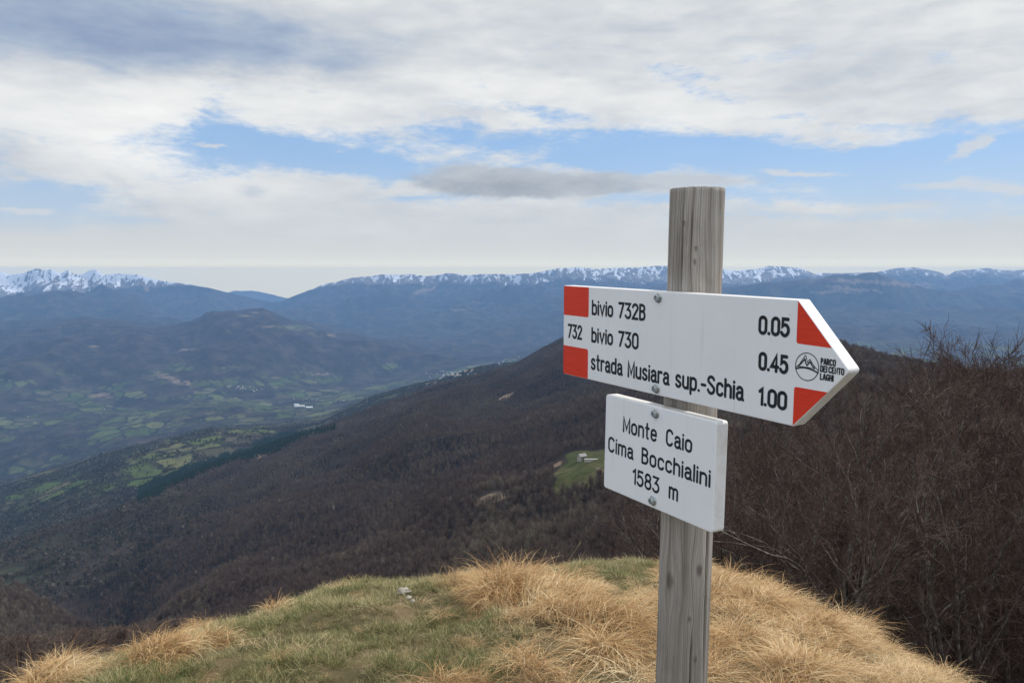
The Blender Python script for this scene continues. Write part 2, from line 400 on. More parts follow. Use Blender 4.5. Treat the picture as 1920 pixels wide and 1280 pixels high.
# gullies run down the slopes: stretch the noise along the fall direction of each band
ang = np.select([np.isin(Bg, [1, 2, 3]), np.isin(Bg, [4, 5]), np.isin(Bg, [6, 7, 8])], [-.60, .5, -.2], 0.0)
ca, sa = np.cos(ang), np.sin(ang)
U = Xg * ca - Yg * sa; Vv = Xg * sa + Yg * ca
U = U + 260 * gnoise(Xg / 1700, Yg / 1700, 21) * (Bg > 5); Vv = Vv + 260 * gnoise(Xg / 1500, Yg / 1500, 22) * (Bg > 5)
while lam > 18:
    wt = sstep(.62, .26, lam / Yg) * sstep(.0016, .006, lam / Yg)
    n = gnoise(U / lam, Vv / (lam * np.where(Bg > 5, 1.25, 2.0)) + 7.3, seed)
    rdg = .45 - np.abs(n) * 1.25
    hi = np.isin(Bg, [12])
    rdg = rdg - hi * .38 - np.isin(Bg, [3]) * .30
    if lam < 1100: fine_rel = fine_rel + (rdg + hi * .38) * (wt > .05) * .25 if 'fine_rel' in globals() else (rdg + hi * .38) * (wt > .05) * .25
    rel += np.where(hi, .15, np.where(np.isin(Bg, [7, 8, 9, 10, 11]), np.where(lam > 250, .14, .09), np.where(np.isin(Bg, [1, 2, 3]), np.where((lam > 90) & (lam < 520), .15, .085), .055))) * lam * rdg * wt * np.where(hi, sstep(2500, 900, lam), 1)
    lam *= .56; seed += 1
rel *= np.where(np.isin(Bg, [12]), .12 + .88 * sstep(0, .35, wl), .10 + .90 * wl)
cap_ = np.where(np.isin(Bg, [1]), .5, np.where(np.isin(Bg, [6, 7]), .35, np.where(np.isin(Bg, [8, 9]), .7, 1)))
Zg = Zg + rel * cap_


def grid_hit(px, py, kmin=1, kmax=13):
    """first terrain point seen along a photo pixel"""
    a, s = ray(px, py); c = int(np.argmin(np.abs(A_all - a)))
    yy, zz = Yg[:, c], Zg[:, c]
    ok = (Bg[:, c] >= kmin) & (Bg[:, c] <= kmax) & ((zz - EYE) / yy >= s)
    i = int(np.argmax(ok)) if ok.any() else int(np.argmax(Bg[:, c] == kmax))
    return Vector((a * yy[i], yy[i], zz[i])), i, c


# photo position of each grid vertex (for laying out meadows on their hills)
Sg = (Zg - EYE) / Yg                                   # Z/Y
YR = (Sg * CP + SP) / (CP - Sg * SP)
PYg = 640 - F * YR
PXg = 960 + F * A_all[None] * (CP + YR * SP)


WX = .55 * gnoise(Xg / 260, Yg / 420, 23) + .35 * gnoise(Xg / 90, Yg / 150, 24); WY = .7 * gnoise(Xg / 240, Yg / 420, 25) + .45 * gnoise(Xg / 85, Yg / 160, 26)


def ell(px, py, rx, ry, rot=0):
    c, s = math.cos(math.radians(rot)), math.sin(math.radians(rot))
    u = ((PXg - px) * c + (PYg - py) * s) / rx + WX; v = (-(PXg - px) * s + (PYg - py) * c) / ry + WY
    return np.exp(-(u * u + v * v) ** 1.5 * .7)


def field(lst, bands):
    f = np.zeros_like(Zg)
    for e in lst: f = np.maximum(f, ell(*e[:4], *(e[4:] if len(e) > 4 else ())))
    return f * np.isin(Bg, bands)


meadow = field([(215, 806, 52, 22, -25), (500, 716, 62, 8), (590, 772, 80, 10), (440, 690, 32, 5), (345, 690, 22, 5), (730, 687, 24, 5), (900, 690, 70, 6, -8), (420, 748, 40, 7, 10),
                (310, 776, 40, 7), (120, 740, 60, 8), (40, 790, 60, 8), (640, 745, 40, 6), (180, 765, 60, 8, 10), (700, 730, 50, 5, -15), (545, 615, 30, 4), (480, 760, 30, 8), (560, 740, 40, 6), (240, 735, 40, 7, 12), (20, 715, 50, 5), (380, 720, 40, 5)], [7, 8, 9])
spur_meadow = 0
meadow = np.maximum(meadow, 1.3 * field([(330, 858, 84, 22, -14), (275, 872, 30, 8), (80, 926, 52, 11, -12), (30, 940, 30, 12, -8), (120, 910, 40, 7, -8), (440, 850, 22, 6), (460, 808, 40, 4), (600, 800, 24, 3, -10), (280, 905, 40, 5), (205, 915, 14, 5), (390, 838, 30, 6)], [5]))
meadow = np.maximum(meadow, field([(1105, 880, 55, 28, -30), (1085, 905, 40, 16, -20), (1100, 856, 26, 10), (1065, 925, 24, 6, -15), (45, 1090, 48, 6, -18), (10, 1070, 36, 6, -10)], [2, 3]))
bare = field([(930, 931, 30, 9, -12), (905, 938, 14, 5, -25), (1632, 722, 22, 10, 8), (1050, 868, 14, 4, -25), (1135, 885, 16, 3, 25), (580, 812, 20, 4, -10), (490, 850, 20, 5, -20), (950, 744, 12, 2, -25), (810, 716, 12, 3, -15), (950, 742, 20, 3, -25)], [2, 3, 4, 5])
bare = np.maximum(bare, .55 * field([(330, 712, 40, 8, 18), (190, 742, 26, 5), (620, 628, 24, 3), (455, 592, 16, 3), (480, 586, 14, 2), (500, 612, 30, 3), (350, 655, 20, 3), (180, 650, 20, 3), (600, 700, 20, 3)], [7, 8]))
bare = np.maximum(bare, .62 * field([(275, 540, 9, 5, 45), (1640, 530, 130, 6, 3), (1560, 548, 40, 5), (1600, 543, 60, 5, 5), (1440, 522, 30, 8), (800, 545, 30, 6, -20), (860, 580, 20, 3), (900, 567, 20, 3)], [10, 11, 12]))
clearing = field([(1105, 880, 58, 30, -30), (1085, 905, 44, 18, -20), (1100, 856, 28, 11), (1065, 925, 24, 6, -15)], [2, 3])
topN = LZ[13][None]
snow = np.zeros_like(Zg)
below = (topN - Zg)                                      # metres under the crest
left = sstep(520, 380, PXg)
reach = np.interp(PXg, [-500, 0, 120, 200, 250, 300, 350, 400, 540, 620, 700, 900, 1000, 1150, 1250, 1400, 1480, 1530, 1650, 1920, 2400],
                  [380, 620, 480, 380, 280, 150, 30, -20, -50, 90, 230, 240, 260, 340, 440, 360, 280, 110, 190, 240, 240])
snow = np.clip(1 - below / np.maximum(reach, 1), 0, 1) ** .7 * (reach > 0) * np.isin(Bg, [12, 13])
snow = snow * (1 - .0 * snow) ; snow = np.where(snow > 0, np.clip(snow * .88 - .66 * np.clip(fine_rel, -.7, 1.2) + .06, 0, 1) * (snow > 0.0) * np.clip(snow * 6, 0, 1), 0)
snow = snow * np.interp(PXg, [0, 200, 330, 600, 1000, 1500, 1560, 1920], [.95, .95, .82, .62, .70, .74, .34, .40])
green = sstep(6600, 5600, Yg) * 0 + np.isin(Bg, [5]) * .55 + np.isin(Bg, [6, 7]) * .35 + np.isin(Bg, [8]) * .18 * sstep(640, 720, PYg) + np.isin(Bg, [2, 3]) * sstep(420, 60, PXg) * .45

# ------------------------------------------------------------------ terrain materials
land, n_, b_ = material('land', .95, .05)
geo = n_.new('ShaderNodeNewGeometry'); pos = geo.outputs['Position']
cd = n_.vm('LENGTH', pos)
nz_f = n_.noise(pos, .02, 6, .7); nz_m = n_.noise(pos, .006, 5, .6); nz_l = n_.noise(pos, .0013, 5, .6)
base = n_.ramp(nz_m, [(.34, (.009, .008, .009)), (.5, (.022, .018, .017)), (.66, (.050, .039, .032))])  # kept dark: cloud shade over the landscape is put into this colour
base = n_.mix(n_.m('MULTIPLY', n_.step(nz_l, .42, .68), n_.attr('green')), base, C4(.040, .050, .025))
base = n_.mix(n_.m('MULTIPLY', n_.step(nz_f, .45, .75), .30), base, C4(.065, .055, .045))
mv = n_.new('ShaderNodeTexVoronoi', feature='F1'); n_.put(mv.inputs['Vector'], n_.vm('ADD', pos, n_.vm('MULTIPLY', n_.noise(pos, .01, 3, .6, out='Color'), (50, 50, 50)))); mv.inputs['Scale'].default_value = .0060
mcol = n_.ramp(n_.m('FRACT', n_.m('MULTIPLY', mv.outputs['Color'], 3.1)), [(0, (.044, .070, .020)), (.35, (.066, .090, .028)), (.6, (.115, .118, .050)), (.78, (.075, .068, .040)), (1, (.030, .034, .020))])
ve = n_.new('ShaderNodeTexVoronoi', feature='DISTANCE_TO_EDGE'); n_.put(ve.inputs['Vector'], n_.vm('ADD', pos, n_.vm('MULTIPLY', n_.noise(pos, .01, 3, .6, out='Color'), (50, 50, 50)))); ve.inputs['Scale'].default_value = .0060
mcol = n_.mix(n_.step(ve.outputs[0], .09, .04), mcol, C4(.016, .018, .012))
mthr = n_.m('ADD', n_.m('MULTIPLY', n_.attr('meadow'), 1.25), n_.m('MULTIPLY', n_.m('SUBTRACT', nz_m, .5), 2.0))
mask = n_.step(n_.m('ADD', mthr, n_.m('MULTIPLY', n_.m('SUBTRACT', nz_f, .5), 1.0)), .36, .50)
hed = n_.step(n_.noise(pos, .010, 4, .65, 1.6), .53, .60)
mcol = n_.mix(n_.m('MULTIPLY', hed, .75), mcol, C4(.040, .042, .024))
base = n_.mix(n_.m('MULTIPLY', mask, .82), base, mcol)
# small scattered fields on the valley floor
fsc = n_.m('MULTIPLY', n_.attr('fields'), n_.step(n_.m('ADD', n_.noise(pos, .0028, 4, .65), n_.m('MULTIPLY', n_.m('SUBTRACT', nz_f, .5), .35)), .53, .58))
base = n_.mix(n_.m('MULTIPLY', fsc, .8), base, mcol)
base = n_.mix(n_.step(n_.m('ADD', n_.attr('clearing'), n_.m('MULTIPLY', n_.m('SUBTRACT', nz_f, .5), .6)), .3, .5), base, n_.mix(n_.step(nz_f, .4, .65), C4(.042, .052, .020), C4(.085, .076, .038)))
bm = n_.step(n_.m('ADD', n_.attr('bare'), n_.m('MULTIPLY', n_.m('SUBTRACT', nz_f, .5), 1.3)), .35, .6)
base = n_.mix(n_.m('MULTIPLY', bm, .7), base, C4(.20, .15, .11))
sn = n_.noise(n_.mapping(pos, rot=(0, 0, .3), sc=(1, .35, .6)), .0085, 7, .66, .9)
smask = n_.step(n_.m('ADD', n_.attr('snow'), n_.m('MULTIPLY', n_.m('SUBTRACT', sn, .5), 3.4)), .44, .60)
smask = n_.m('MULTIPLY', smask, n_.step(n_.attr('snow'), .01, .12))
rock = n_.mix(n_.step(n_.attr('snow'), .02, .3), base, C4(.13, .11, .10))
base = n_.mix(n_.m('MULTIPLY', smask, .9), rock, C4(.70, .72, .76))
n_.l.new(base, b_.inputs['Base Color'])
bmp = n_.new('ShaderNodeBump'); bmp.inputs['Strength'].default_value = .8; bmp.inputs['Distance'].default_value = 6
n_.l.new(n_.m('ADD', nz_f, n_.m('MULTIPLY', nz_m, 3)), bmp.inputs['Height']); n_.l.new(bmp.outputs[0], b_.inputs['Normal'])

fields_a = (np.isin(Bg, [6, 7]) * 1.0 + np.isin(Bg, [8]) * sstep(665, 730, PYg) + np.isin(Bg, [5]) * .6 + np.isin(Bg, [10]) * .15)
NR = Yg.shape[0]
rid = np.cumsum([0] + ROWS); rid[-1] = NR - 1
SPLIT = [('forested_hillside', 0, 4), ('green_spur', 4, 6), ('valley', 6, 9), ('mountain_foothills', 9, 12), ('snowy_mountains', 12, 14)]
for nm, k0, k1 in SPLIT:
    r0 = rid[k0]; r1 = rid[k1] if k1 < 14 else NR - 1
    sub = slice(r0, r1 + 1)
    V = np.stack([Xg[sub], Yg[sub], Zg[sub]], -1).reshape(-1, 3)
    nr = r1 - r0 + 1
    i = np.arange(nr - 1)[:, None] * NA + np.arange(NA - 1)[None]
    fc = np.stack([i, i + 1, i + NA + 1, i + NA], -1).reshape(-1, 4)
    o = mesh_np(nm, V, fc, True, [land], attrs={'meadow': meadow[sub].ravel(), 'snow': snow[sub].ravel(), 'bare': bare[sub].ravel(), 'green': green[sub].ravel(), 'fields': fields_a[sub].ravel(), 'clearing': clearing[sub].ravel()})
    tag(o, kind='structure')

# distant pale massif, 25 km away
fp = [(250, 575, 25), (400, 562, 25), (425, 548, 25), (440, 544, 25), (455, 545, 25), (474, 544, 25), (500, 549, 25), (520, 554, 25), (540, 559, 25), (600, 572, 25), (760, 585, 25)]
aa = np.linspace(ray(250, 560)[0], ray(760, 560)[0], 200)
p = np.array(fp, float); a, s = ray(p[:, 0], p[:, 1])
zc = EYE + np.interp(aa, a, s) * 25000 + 14 * gnoise(aa * 160, aa * 0, 5)
V = []; rows = 30
for r in range(rows):
    t = r / (rows - 1) * 2 - 1
    yy = 25000 + t * 1500
    V.append(np.stack([aa * yy, np.full_like(aa, yy), -1300 + (zc + 1300) * (1 - abs(t) ** 1.2) + 60 * gnoise(aa * 60, aa * 0 + t * 3, 8) * (1 - abs(t)) * (abs(t) > .05)], -1))
V = np.array(V).reshape(-1, 3); n = len(aa)
i = np.arange(rows - 1)[:, None] * n + np.arange(n - 1)[None]
tag(mesh_np('distant_mountain', V, np.stack([i, i + 1, i + n + 1, i + n], -1).reshape(-1, 4), True, [land]), kind='structure')
LOW = min(Zg.min(), -1300) - 5
pl = MB(); pl.add([(-44000, -14000, LOW), (44000, -14000, LOW), (44000, 27500, LOW), (-44000, 27500, LOW)], [(0, 1, 2, 3)])
tag(pl.build('ground', land), kind='structure')

# ---- haze
hm = bpy.data.materials.new('haze'); hm.use_nodes = True
h = NT(hm.node_tree); h.n.clear()
ho = h.new('ShaderNodeOutputMaterial'); pv = h.new('ShaderNodeVolumePrincipled')
pv.inputs['Color'].default_value = C4(.30, .54, .93); pv.inputs['Density'].default_value = 3.9e-5
pv.inputs['Anisotropy'].default_value = .1
h.l.new(pv.outputs[0], ho.inputs['Volume'])
hb = MB(); hb.box(-45000, 45000, -15000, 28500, LOW - 1, Zg.max() + 12)
tag(hb.build('haze', hm), kind='stuff', label='pale blue haze filling the air over valley and mountains')

# ================================================================== SUMMIT MESH
gx = np.concatenate([-np.geomspace(60, 9, 40)[:-1], np.linspace(-9, 9, 260), np.geomspace(9, 60, 40)[1:]])
gy = np.concatenate([-np.geomspace(50, 3, 30)[:-1], np.linspace(-3, 11, 210), np.geomspace(11, 62, 40)[1:]])
GX, GY = np.meshgrid(gx, gy)
GZ = mound(GX, GY)
V = np.stack([GX, GY, GZ], -1).reshape(-1, 3); n = len(gx)
i = np.arange(len(gy) - 1)[:, None] * n + np.arange(n - 1)[None]
soil, n_, b_ = material('summit_soil', .95, .05)
geo = n_.new('ShaderNodeNewGeometry'); pos = geo.outputs['Position']
f1 = n_.noise(pos, 2.2, 6, .65); f2 = n_.noise(pos, 24, 5, .65)
c = n_.ramp(f1, [(.32, (.045, .052, .020)), (.5, (.11, .090, .048)), (.68, (.20, .145, .085))])
c = n_.mix(n_.m('MULTIPLY', f2, .5), c, C4(.10, .075, .045))
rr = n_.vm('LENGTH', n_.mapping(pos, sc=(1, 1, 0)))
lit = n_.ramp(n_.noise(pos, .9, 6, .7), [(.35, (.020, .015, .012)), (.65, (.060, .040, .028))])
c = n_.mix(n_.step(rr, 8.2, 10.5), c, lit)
n_.l.new(c, b_.inputs['Base Color'])
bp = n_.new('ShaderNodeBump'); bp.inputs['Distance'].default_value = .03; n_.l.new(f2, bp.inputs['Height']); n_.l.new(bp.outputs[0], b_.inputs['Normal'])
tag(mesh_np('summit_ground', V, np.stack([i, i + 1, i + n + 1, i + n], -1).reshape(-1, 4), True, [soil]), kind='structure')

# ================================================================== SIGNPOST
def cw(P):                                             # camera frame (right, up, forward) -> world
    x, y, z = P
    return Vector((x, y * SP + z * CP, EYE + y * CP - z * SP))


def cd_(P): return cw(P) - cw((0, 0, 0))


def board_matrix(R, t):
    u = cd_([R[0][0], R[1][0], R[2][0]]).normalized(); v = cd_([R[0][1], R[1][1], R[2][1]]).normalized(); q = cd_([R[0][2], R[1][2], R[2][2]]).normalized()
    o = cw(t)
    return Matrix(((u.x, q.x, v.x, o.x), (u.y, q.y, v.y, o.y), (u.z, q.z, v.z, o.z), (0, 0, 0, 1)))


M_A = board_matrix([[0.51719, -0.00037, 0.85587], [-0.09647, 0.99360, 0.05873], [-0.85042, -0.11294, 0.51385]], [0.08711, -0.05471, 1.33736])
M_B = board_matrix([[0.48541, 0.01421, 0.87417], [-0.09068, 0.99529, 0.03417], [-0.86957, -0.09586, 0.48441]], [0.14617, -0.23203, 1.25383])

white, n_, b_ = material('white_plastic', .38, .4)
geo = n_.new('ShaderNodeTexCoord'); oc = geo.outputs['Object']
st = n_.noise(oc, 45, 5, .7); st2 = n_.noise(n_.mapping(oc, sc=(1, 1, .25)), 160, 4, .6); st3 = n_.noise(oc, 9, 4, .6)
wc = n_.mix(n_.step(st3, .35, .7), C4(.81, .815, .82), C4(.78, .785, .79))
wc = n_.mix(n_.m('MULTIPLY', n_.step(st2, .60, .80), .25), wc, C4(.60, .58, .54))
wc = n_.mix(n_.step(n_.noise(oc, 210, 3, .5), .775, .80), wc, C4(.35, .27, .18))
run = n_.noise(n_.mapping(oc, sc=(1, 1, .06)), 70, 4, .6)
wc = n_.mix(n_.m('MULTIPLY', n_.step(run, .58, .74), .16), wc, C4(.52, .50, .45))
scr = n_.noise(n_.mapping(oc, rot=(0, .7, 0), sc=(1, 1, .05)), 260, 2, .5)
wc = n_.mix(n_.m('MULTIPLY', n_.step(scr, .70, .74), .35), wc, C4(.50, .50, .50))
# grime along the cut edges of the board (not on its face)
nrm = n_.new('ShaderNodeSeparateXYZ'); n_.l.new(geo.outputs['Normal'], nrm.inputs[0])
side = n_.step(nrm.outputs[1], -.85, -.3)
grime = n_.m('MULTIPLY', side, n_.m('MULTIPLY_ADD', n_.step(st, .4, .7), .45, .25))
wc = n_.mix(grime, wc, C4(.60, .54, .46))
n_.l.new(wc, b_.inputs['Base Color'])
n_.l.new(n_.m('MULTIPLY_ADD', st, .25, .25), b_.inputs['Roughness'])
bp = n_.new('ShaderNodeBump'); bp.inputs['Distance'].default_value = .0004; bp.inputs['Strength'].default_value = .35
n_.l.new(st2, bp.inputs['Height']); n_.l.new(bp.outputs[0], b_.inputs['Normal'])

red, n_, b_ = material('red_paint', .45, .35)
tc_ = n_.new('ShaderNodeTexCoord'); oc = tc_.outputs['Object']
rs = n_.noise(n_.mapping(oc, sc=(3, 1, 90)), 6, 4, .6)
n_.l.new(n_.mix(n_.step(rs, .3, .75), C4(.72, .045, .012), C4(.60, .032, .010)), b_.inputs['Base Color'])
bp = n_.new('ShaderNodeBump'); bp.inputs['Distance'].default_value = .0006; bp.inputs['Strength'].default_value = .6
n_.l.new(rs, bp.inputs['Height']); n_.l.new(bp.outputs[0], b_.inputs['Normal'])
ink, n_, b_ = material('black_engraving', .5, .3)
tc_ = n_.new('ShaderNodeTexCoord')
n_.l.new(n_.mix(n_.noise(tc_.outputs['Object'], 300, 3), C4(.010, .012, .016), C4(.022, .025, .030)), b_.inputs['Base Color'])
steel, n_, b_ = material('zinc_steel', .32, .5)
b_.inputs['Metallic'].default_value = .9
tc_ = n_.new('ShaderNodeTexCoord'); zn = n_.noise(tc_.outputs['Object'], 260, 4, .6)
n_.l.new(n_.mix(zn, C4(.42, .46, .46), C4(.62, .64, .62)), b_.inputs['Base Color'])
n_.l.new(n_.m('MULTIPLY_ADD', zn, .4, .15), b_.inputs['Roughness'])


def round_poly(pts, rad, seg=5):
    out = []; n = len(pts)
    for i, (x, y) in enumerate(pts):
        r = rad[i] if isinstance(rad, (list, tuple)) else rad
        if r <= 0: out.append((x, y)); continue
        a = Vector(pts[i - 1]) - Vector((x, y)); b = Vector(pts[(i + 1) % n]) - Vector((x, y))
        a.normalize(); b.normalize()
        h = a.angle(b) / 2; d = r / math.tan(h)
        c = Vector((x, y)) + (a + b).normalized() * (r / math.sin(h))
        p0 = Vector((x, y)) + a * d - c; p1 = Vector((x, y)) + b * d - c
        a0 = math.atan2(p0.y, p0.x); a1 = math.atan2(p1.y, p1.x); da = (a1 - a0 + math.pi) % (2 * math.pi) - math.pi
        for k in range(seg + 1):
            t = a0 + da * k / seg; out.append((c.x + r * math.cos(t), c.y + r * math.sin(t)))
    return out


def slab(poly, y0, y1):
    """prism of a (u, v) outline between depths y0 < y1"""
    m = MB(); n = len(poly)
    m.add([(x, y0, z) for x, z in poly] + [(x, y1, z) for x, z in poly],
          [tuple(range(n)), tuple(range(2 * n - 1, n - 1, -1))] + [(i, n + i, n + (i + 1) % n, (i + 1) % n) for i in range(n)])
    return m


# ---- monoline lettering, cap height 1, drawn as strokes
def arc(cx, cy, rx, ry, a0, a1, n=10):
    return [(cx + rx * math.cos(math.radians(a0 + (a1 - a0) * k / n)), cy + ry * math.sin(math.radians(a0 + (a1 - a0) * k / n))) for k in range(n + 1)]


r = .19; X = .70                                       # bowl radius, x-height


def bowl(x0, x1, y0, y1):
    rx = (x1 - x0) / 2; ry = min(rx * 1.15, (y1 - y0) / 2); cx = (x0 + x1) / 2
    return arc(cx, y1 - ry, rx, ry, 90, 180) + arc(cx, y0 + ry, rx, ry, 180, 360, 20)[0:] + arc(cx, y1 - ry, rx, ry, 0, 90)


def glyphs():
    G = {}
    W = .42
    G['0'] = (W, [bowl(0, W, 0, 1)])
    G['1'] = (.16, [[(0, .82), (.16, 1), (.16, 0)]])
    G['2'] = (W, [arc(.21, .77, .21, .23, 170, -20, 14) + [(.03, .06), (0, 0), (W, 0)]])
    G['3'] = (W, [[(.0, 1), (.38, 1), (.17, .60)] + arc(.19, .30, .23, .30, 80, -150, 18)])
    G['4'] = (.44, [[(.33, 0), (.33, 1), (0, .27), (.44, .27)]])
    G['5'] = (W, [[(.38, 1), (.06, 1), (.03, .56)] + arc(.19, .33, .23, .33, 120, -150, 18)])
    G['7'] = (.40, [[(0, 1), (.40, 1), (.10, 0)]])
    G['8'] = (W, [bowl(.03, .39, .54, 1), bowl(0, W, 0, .54)])
    G['b'] = (.38, [[(0, 1), (0, 0)], [(0, .52)] + arc(.19, .49, .19, .21, 165, 0) + arc(.19, .21, .19, .21, 0, -165) + [(0, .16)]])
    G['d'] = (.38, [[(.38, 1), (.38, 0)], [(.38, .52)] + arc(.19, .49, .19, .21, 15, 180) + arc(.19, .21, .19, .21, 180, 345) + [(.38, .16)]])
    G['p'] = (.38, [[(0, X), (0, -.28)], [(0, .52)] + arc(.19, .49, .19, .21, 165, 0) + arc(.19, .21, .19, .21, 0, -165) + [(0, .16)]])
    G['i'] = (0, [[(0, X), (0, 0)], [(0, .93), (0, .95)]])
    G['l'] = (0, [[(0, 1), (0, 0)]])
    G['v'] = (.36, [[(0, X), (.18, 0), (.36, X)]])
    G['o'] = (.38, [bowl(0, .38, 0, X)])
    G['B'] = (.40, [[(0, 0), (0, 1), (.18, 1)] + arc(.18, .78, .19, .22, 90, -90) + [(0, .56)], [(.18, .56)] + arc(.20, .28, .20, .28, 90, -90) + [(0, 0)]])
    G['s'] = (.33, [arc(.165, .52, .15, .18, 30, 180, 10) + [(.05, .42), (.28, .28)] + arc(.165, .18, .165, .18, 20, -160, 12)])
    G['t'] = (.24, [[(.10, 1), (.10, .12)] + arc(.18, .12, .08, .12, 180, 280, 5), [(0, X), (.24, X)]])
    G['r'] = (.24, [[(0, X), (0, 0)], [(0, .5)] + arc(.17, .5, .17, .20, 170, 60, 8)])
    G['a'] = (.36, [[(.02, .58)] + arc(.17, .52, .16, .18, 140, 0, 10) + [(.33, .08), (.39, 0)], [(.33, .40), (.18, .40)] + arc(.16, .20, .16, .20, 90, 270, 12) + [(.24, .02), (.33, .16)]])
    G['M'] = (.50, [[(0, 0), (0, 1), (.25, .18), (.50, 1), (.50, 0)]])
    G['u'] = (.36, [[(0, X), (0, .2)] + arc(.18, .2, .18, .2, 180, 360, 12) + [(.36, X)], [(.36, .3), (.36, 0)]])
    G['n'] = (.36, [[(0, X), (0, 0)], [(0, .46)] + arc(.18, .5, .18, .2, 170, 0, 10) + [(.36, 0)]])
    G['h'] = (.36, [[(0, 1), (0, 0)], [(0, .46)] + arc(.18, .5, .18, .2, 170, 0, 10) + [(.36, 0)]])
    G['m'] = (.56, [[(0, X), (0, 0)], [(0, .5)] + arc(.14, .55, .14, .15, 170, 0, 8) + [(.28, 0)], [(.28, .5)] + arc(.42, .55, .14, .15, 170, 0, 8) + [(.56, 0)]])
    G['c'] = (.35, [arc(.19, .49, .18, .21, 25, 180, 10) + arc(.19, .21, .18, .21, 180, 335, 10)])
    G['e'] = (.37, [[(.01, .37), (.37, .37)] + arc(.19, .49, .18, .21, 0, 180, 12) + arc(.19, .21, .18, .21, 180, 330, 10)])
    G['S'] = (.42, [arc(.21, .77, .20, .23, 20, 200, 12) + [(.36, .40)] + arc(.21, .25, .21, .25, 20, -165, 14)])
    G['C'] = (.42, [arc(.21, .72, .21, .28, 25, 180, 10) + arc(.21, .28, .21, .28, 180, 335, 10)])
    G['.'] = (.02, [[(0, .02), (.02, .02)]])
    G['-'] = (.24, [[(0, .42), (.24, .42)]])
    G['P'] = (.36, [[(0, 0), (0, 1), (.18, 1)] + arc(.18, .74, .18, .26, 90, -90) + [(0, .48)]])
    G['A'] = (.42, [[(0, 0), (.17, 1), (.25, 1), (.42, 0)], [(.07, .3), (.35, .3)]])
    G['R'] = (.38, [[(0, 0), (0, 1), (.18, 1)] + arc(.18, .75, .18, .25, 90, -90) + [(0, .5)], [(.2, .5), (.38, 0)]])
    G['O'] = G['0']
    G['D'] = (.40, [[(0, 0), (0, 1), (.18, 1)] + arc(.18, .70, .22, .30, 90, 0) + arc(.18, .30, .22, .30, 0, -90) + [(0, 0)]])
    G['E'] = (.34, [[(.34, 1), (0, 1), (0, 0), (.34, 0)], [(0, .52), (.28, .52)]])
    G['I'] = (0, [[(0, 1), (0, 0)]])
    G['N'] = (.40, [[(0, 0), (0, 1), (.40, 0), (.40, 1)]])
    G['T'] = (.36, [[(0, 1), (.36, 1)], [(.18, 1), (.18, 0)]])
    G['L'] = (.30, [[(0, 1), (0, 0), (.30, 0)]])
    G['G'] = (.40, [arc(.20, .72, .20, .28, 25, 180, 10) + arc(.20, .28, .20, .28, 180, 360, 10) + [(.40, .46), (.24, .46)]])
    G['H'] = (.38, [[(0, 0), (0, 1)], [(.38, 0), (.38, 1)], [(0, .5), (.38, .5)]])
    return G


GL = glyphs()
_lay = [0]


def strokes_mesh(mb, lines, wd, caps=True):
    """lines: polylines in metres on the board (u, v); raised 0.3 mm, every stroke at its own tiny height"""
    for pl in lines:
        _lay[0] = (_lay[0] + 1) % 40
        y = -.00022 - .000004 * _lay[0]
        q = [pl[0]]
        for p in pl[1:]:
            if math.hypot(p[0] - q[-1][0], p[1] - q[-1][1]) > wd * .04: q.append(p)
        if len(q) < 2: q.append((q[0][0] + wd * .05, q[0][1]))
        P = [Vector(p) for p in q]; n = len(P); L, R = [], []
        for i in range(n):
            a = (P[i] - P[i - 1]).normalized() if i else (P[1] - P[0]).normalized()
            b = (P[i + 1] - P[i]).normalized() if i < n - 1 else a
            t = (a + b)
            t = t.normalized() if t.length > 1e-3 else a
            nn = Vector((-t.y, t.x)); k = 1 / max(.55, nn.dot(Vector((-a.y, a.x))))
            L.append(P[i] + nn * wd / 2 * k); R.append(P[i] - nn * wd / 2 * k)
        poly = list(R)
        if caps:
            t = (P[-1] - P[-2]).normalized(); a0 = math.atan2(t.y, t.x)
            poly += [P[-1] + Vector((math.cos(a0 + g), math.sin(a0 + g))) * wd / 2 for g in (-1.05, -.52, 0, .52, 1.05)]
        cap1 = []
        if caps:
            t = (P[0] - P[1]).normalized(); a0 = math.atan2(t.y, t.x)
            cap1 = [P[0] + Vector((math.cos(a0 + g), math.sin(a0 + g))) * wd / 2 for g in (-1.05, -.52, 0, .52, 1.05)]
        # strip faces
        vs = [(p.x, y, p.y) for p in L] + [(p.x, y, p.y) for p in R]
        fs = [(i, n + i, n + i + 1, i + 1) for i in range(n - 1)]
        base = len(vs)
        if caps:
            e = poly[n:]; vs += [(p.x, y, p.y) for p in e]; fs.append((2 * n - 1,) + tuple(range(base, base + 5)) + (n - 1,))
            base += 5; vs += [(p.x, y, p.y) for p in cap1]; fs.append((0,) + tuple(range(base, base + 5)) + (n,))
        mb.add(vs, fs)


def text_lines(txt, u0, u1, v0, cap, wd_, gap_=.20, space=.42):
    x = 0; ls = []
    for ch in txt:
        if ch == ' ': x += space; continue
        wg, sts = GL[ch]
        for s_ in sts: ls.append([(x + p[0], p[1]) for p in s_])
        x += wg + gap_
    x -= gap_
    hw = wd_ / 2
    k = (u1 - u0 - wd_) / x
    c = cap - wd_
    return [[(u0 + hw + p[0] * k, v0 + hw + p[1] * c) for p in l] for l in ls]


def text(txt, u0, u1, v0, cap, M, parent, wd, name='lettering', label=None, gap_=.20, space=.42, apart=False):
    ls = text_lines(txt, u0, u1, v0, cap, wd, gap_, space)
    words = txt.split(' ') if apart else [txt]
    for k, wd_txt in enumerate(words):
        n = sum(len(GL[ch][1]) for ch in wd_txt if ch != ' '); mb = MB(); strokes_mesh(mb, ls[:n], wd); ls = ls[n:]
        o = mb.build(name, ink, parent)
        if label: o['label'] = label if not apart else 'lettering ' + wd_txt
    return o


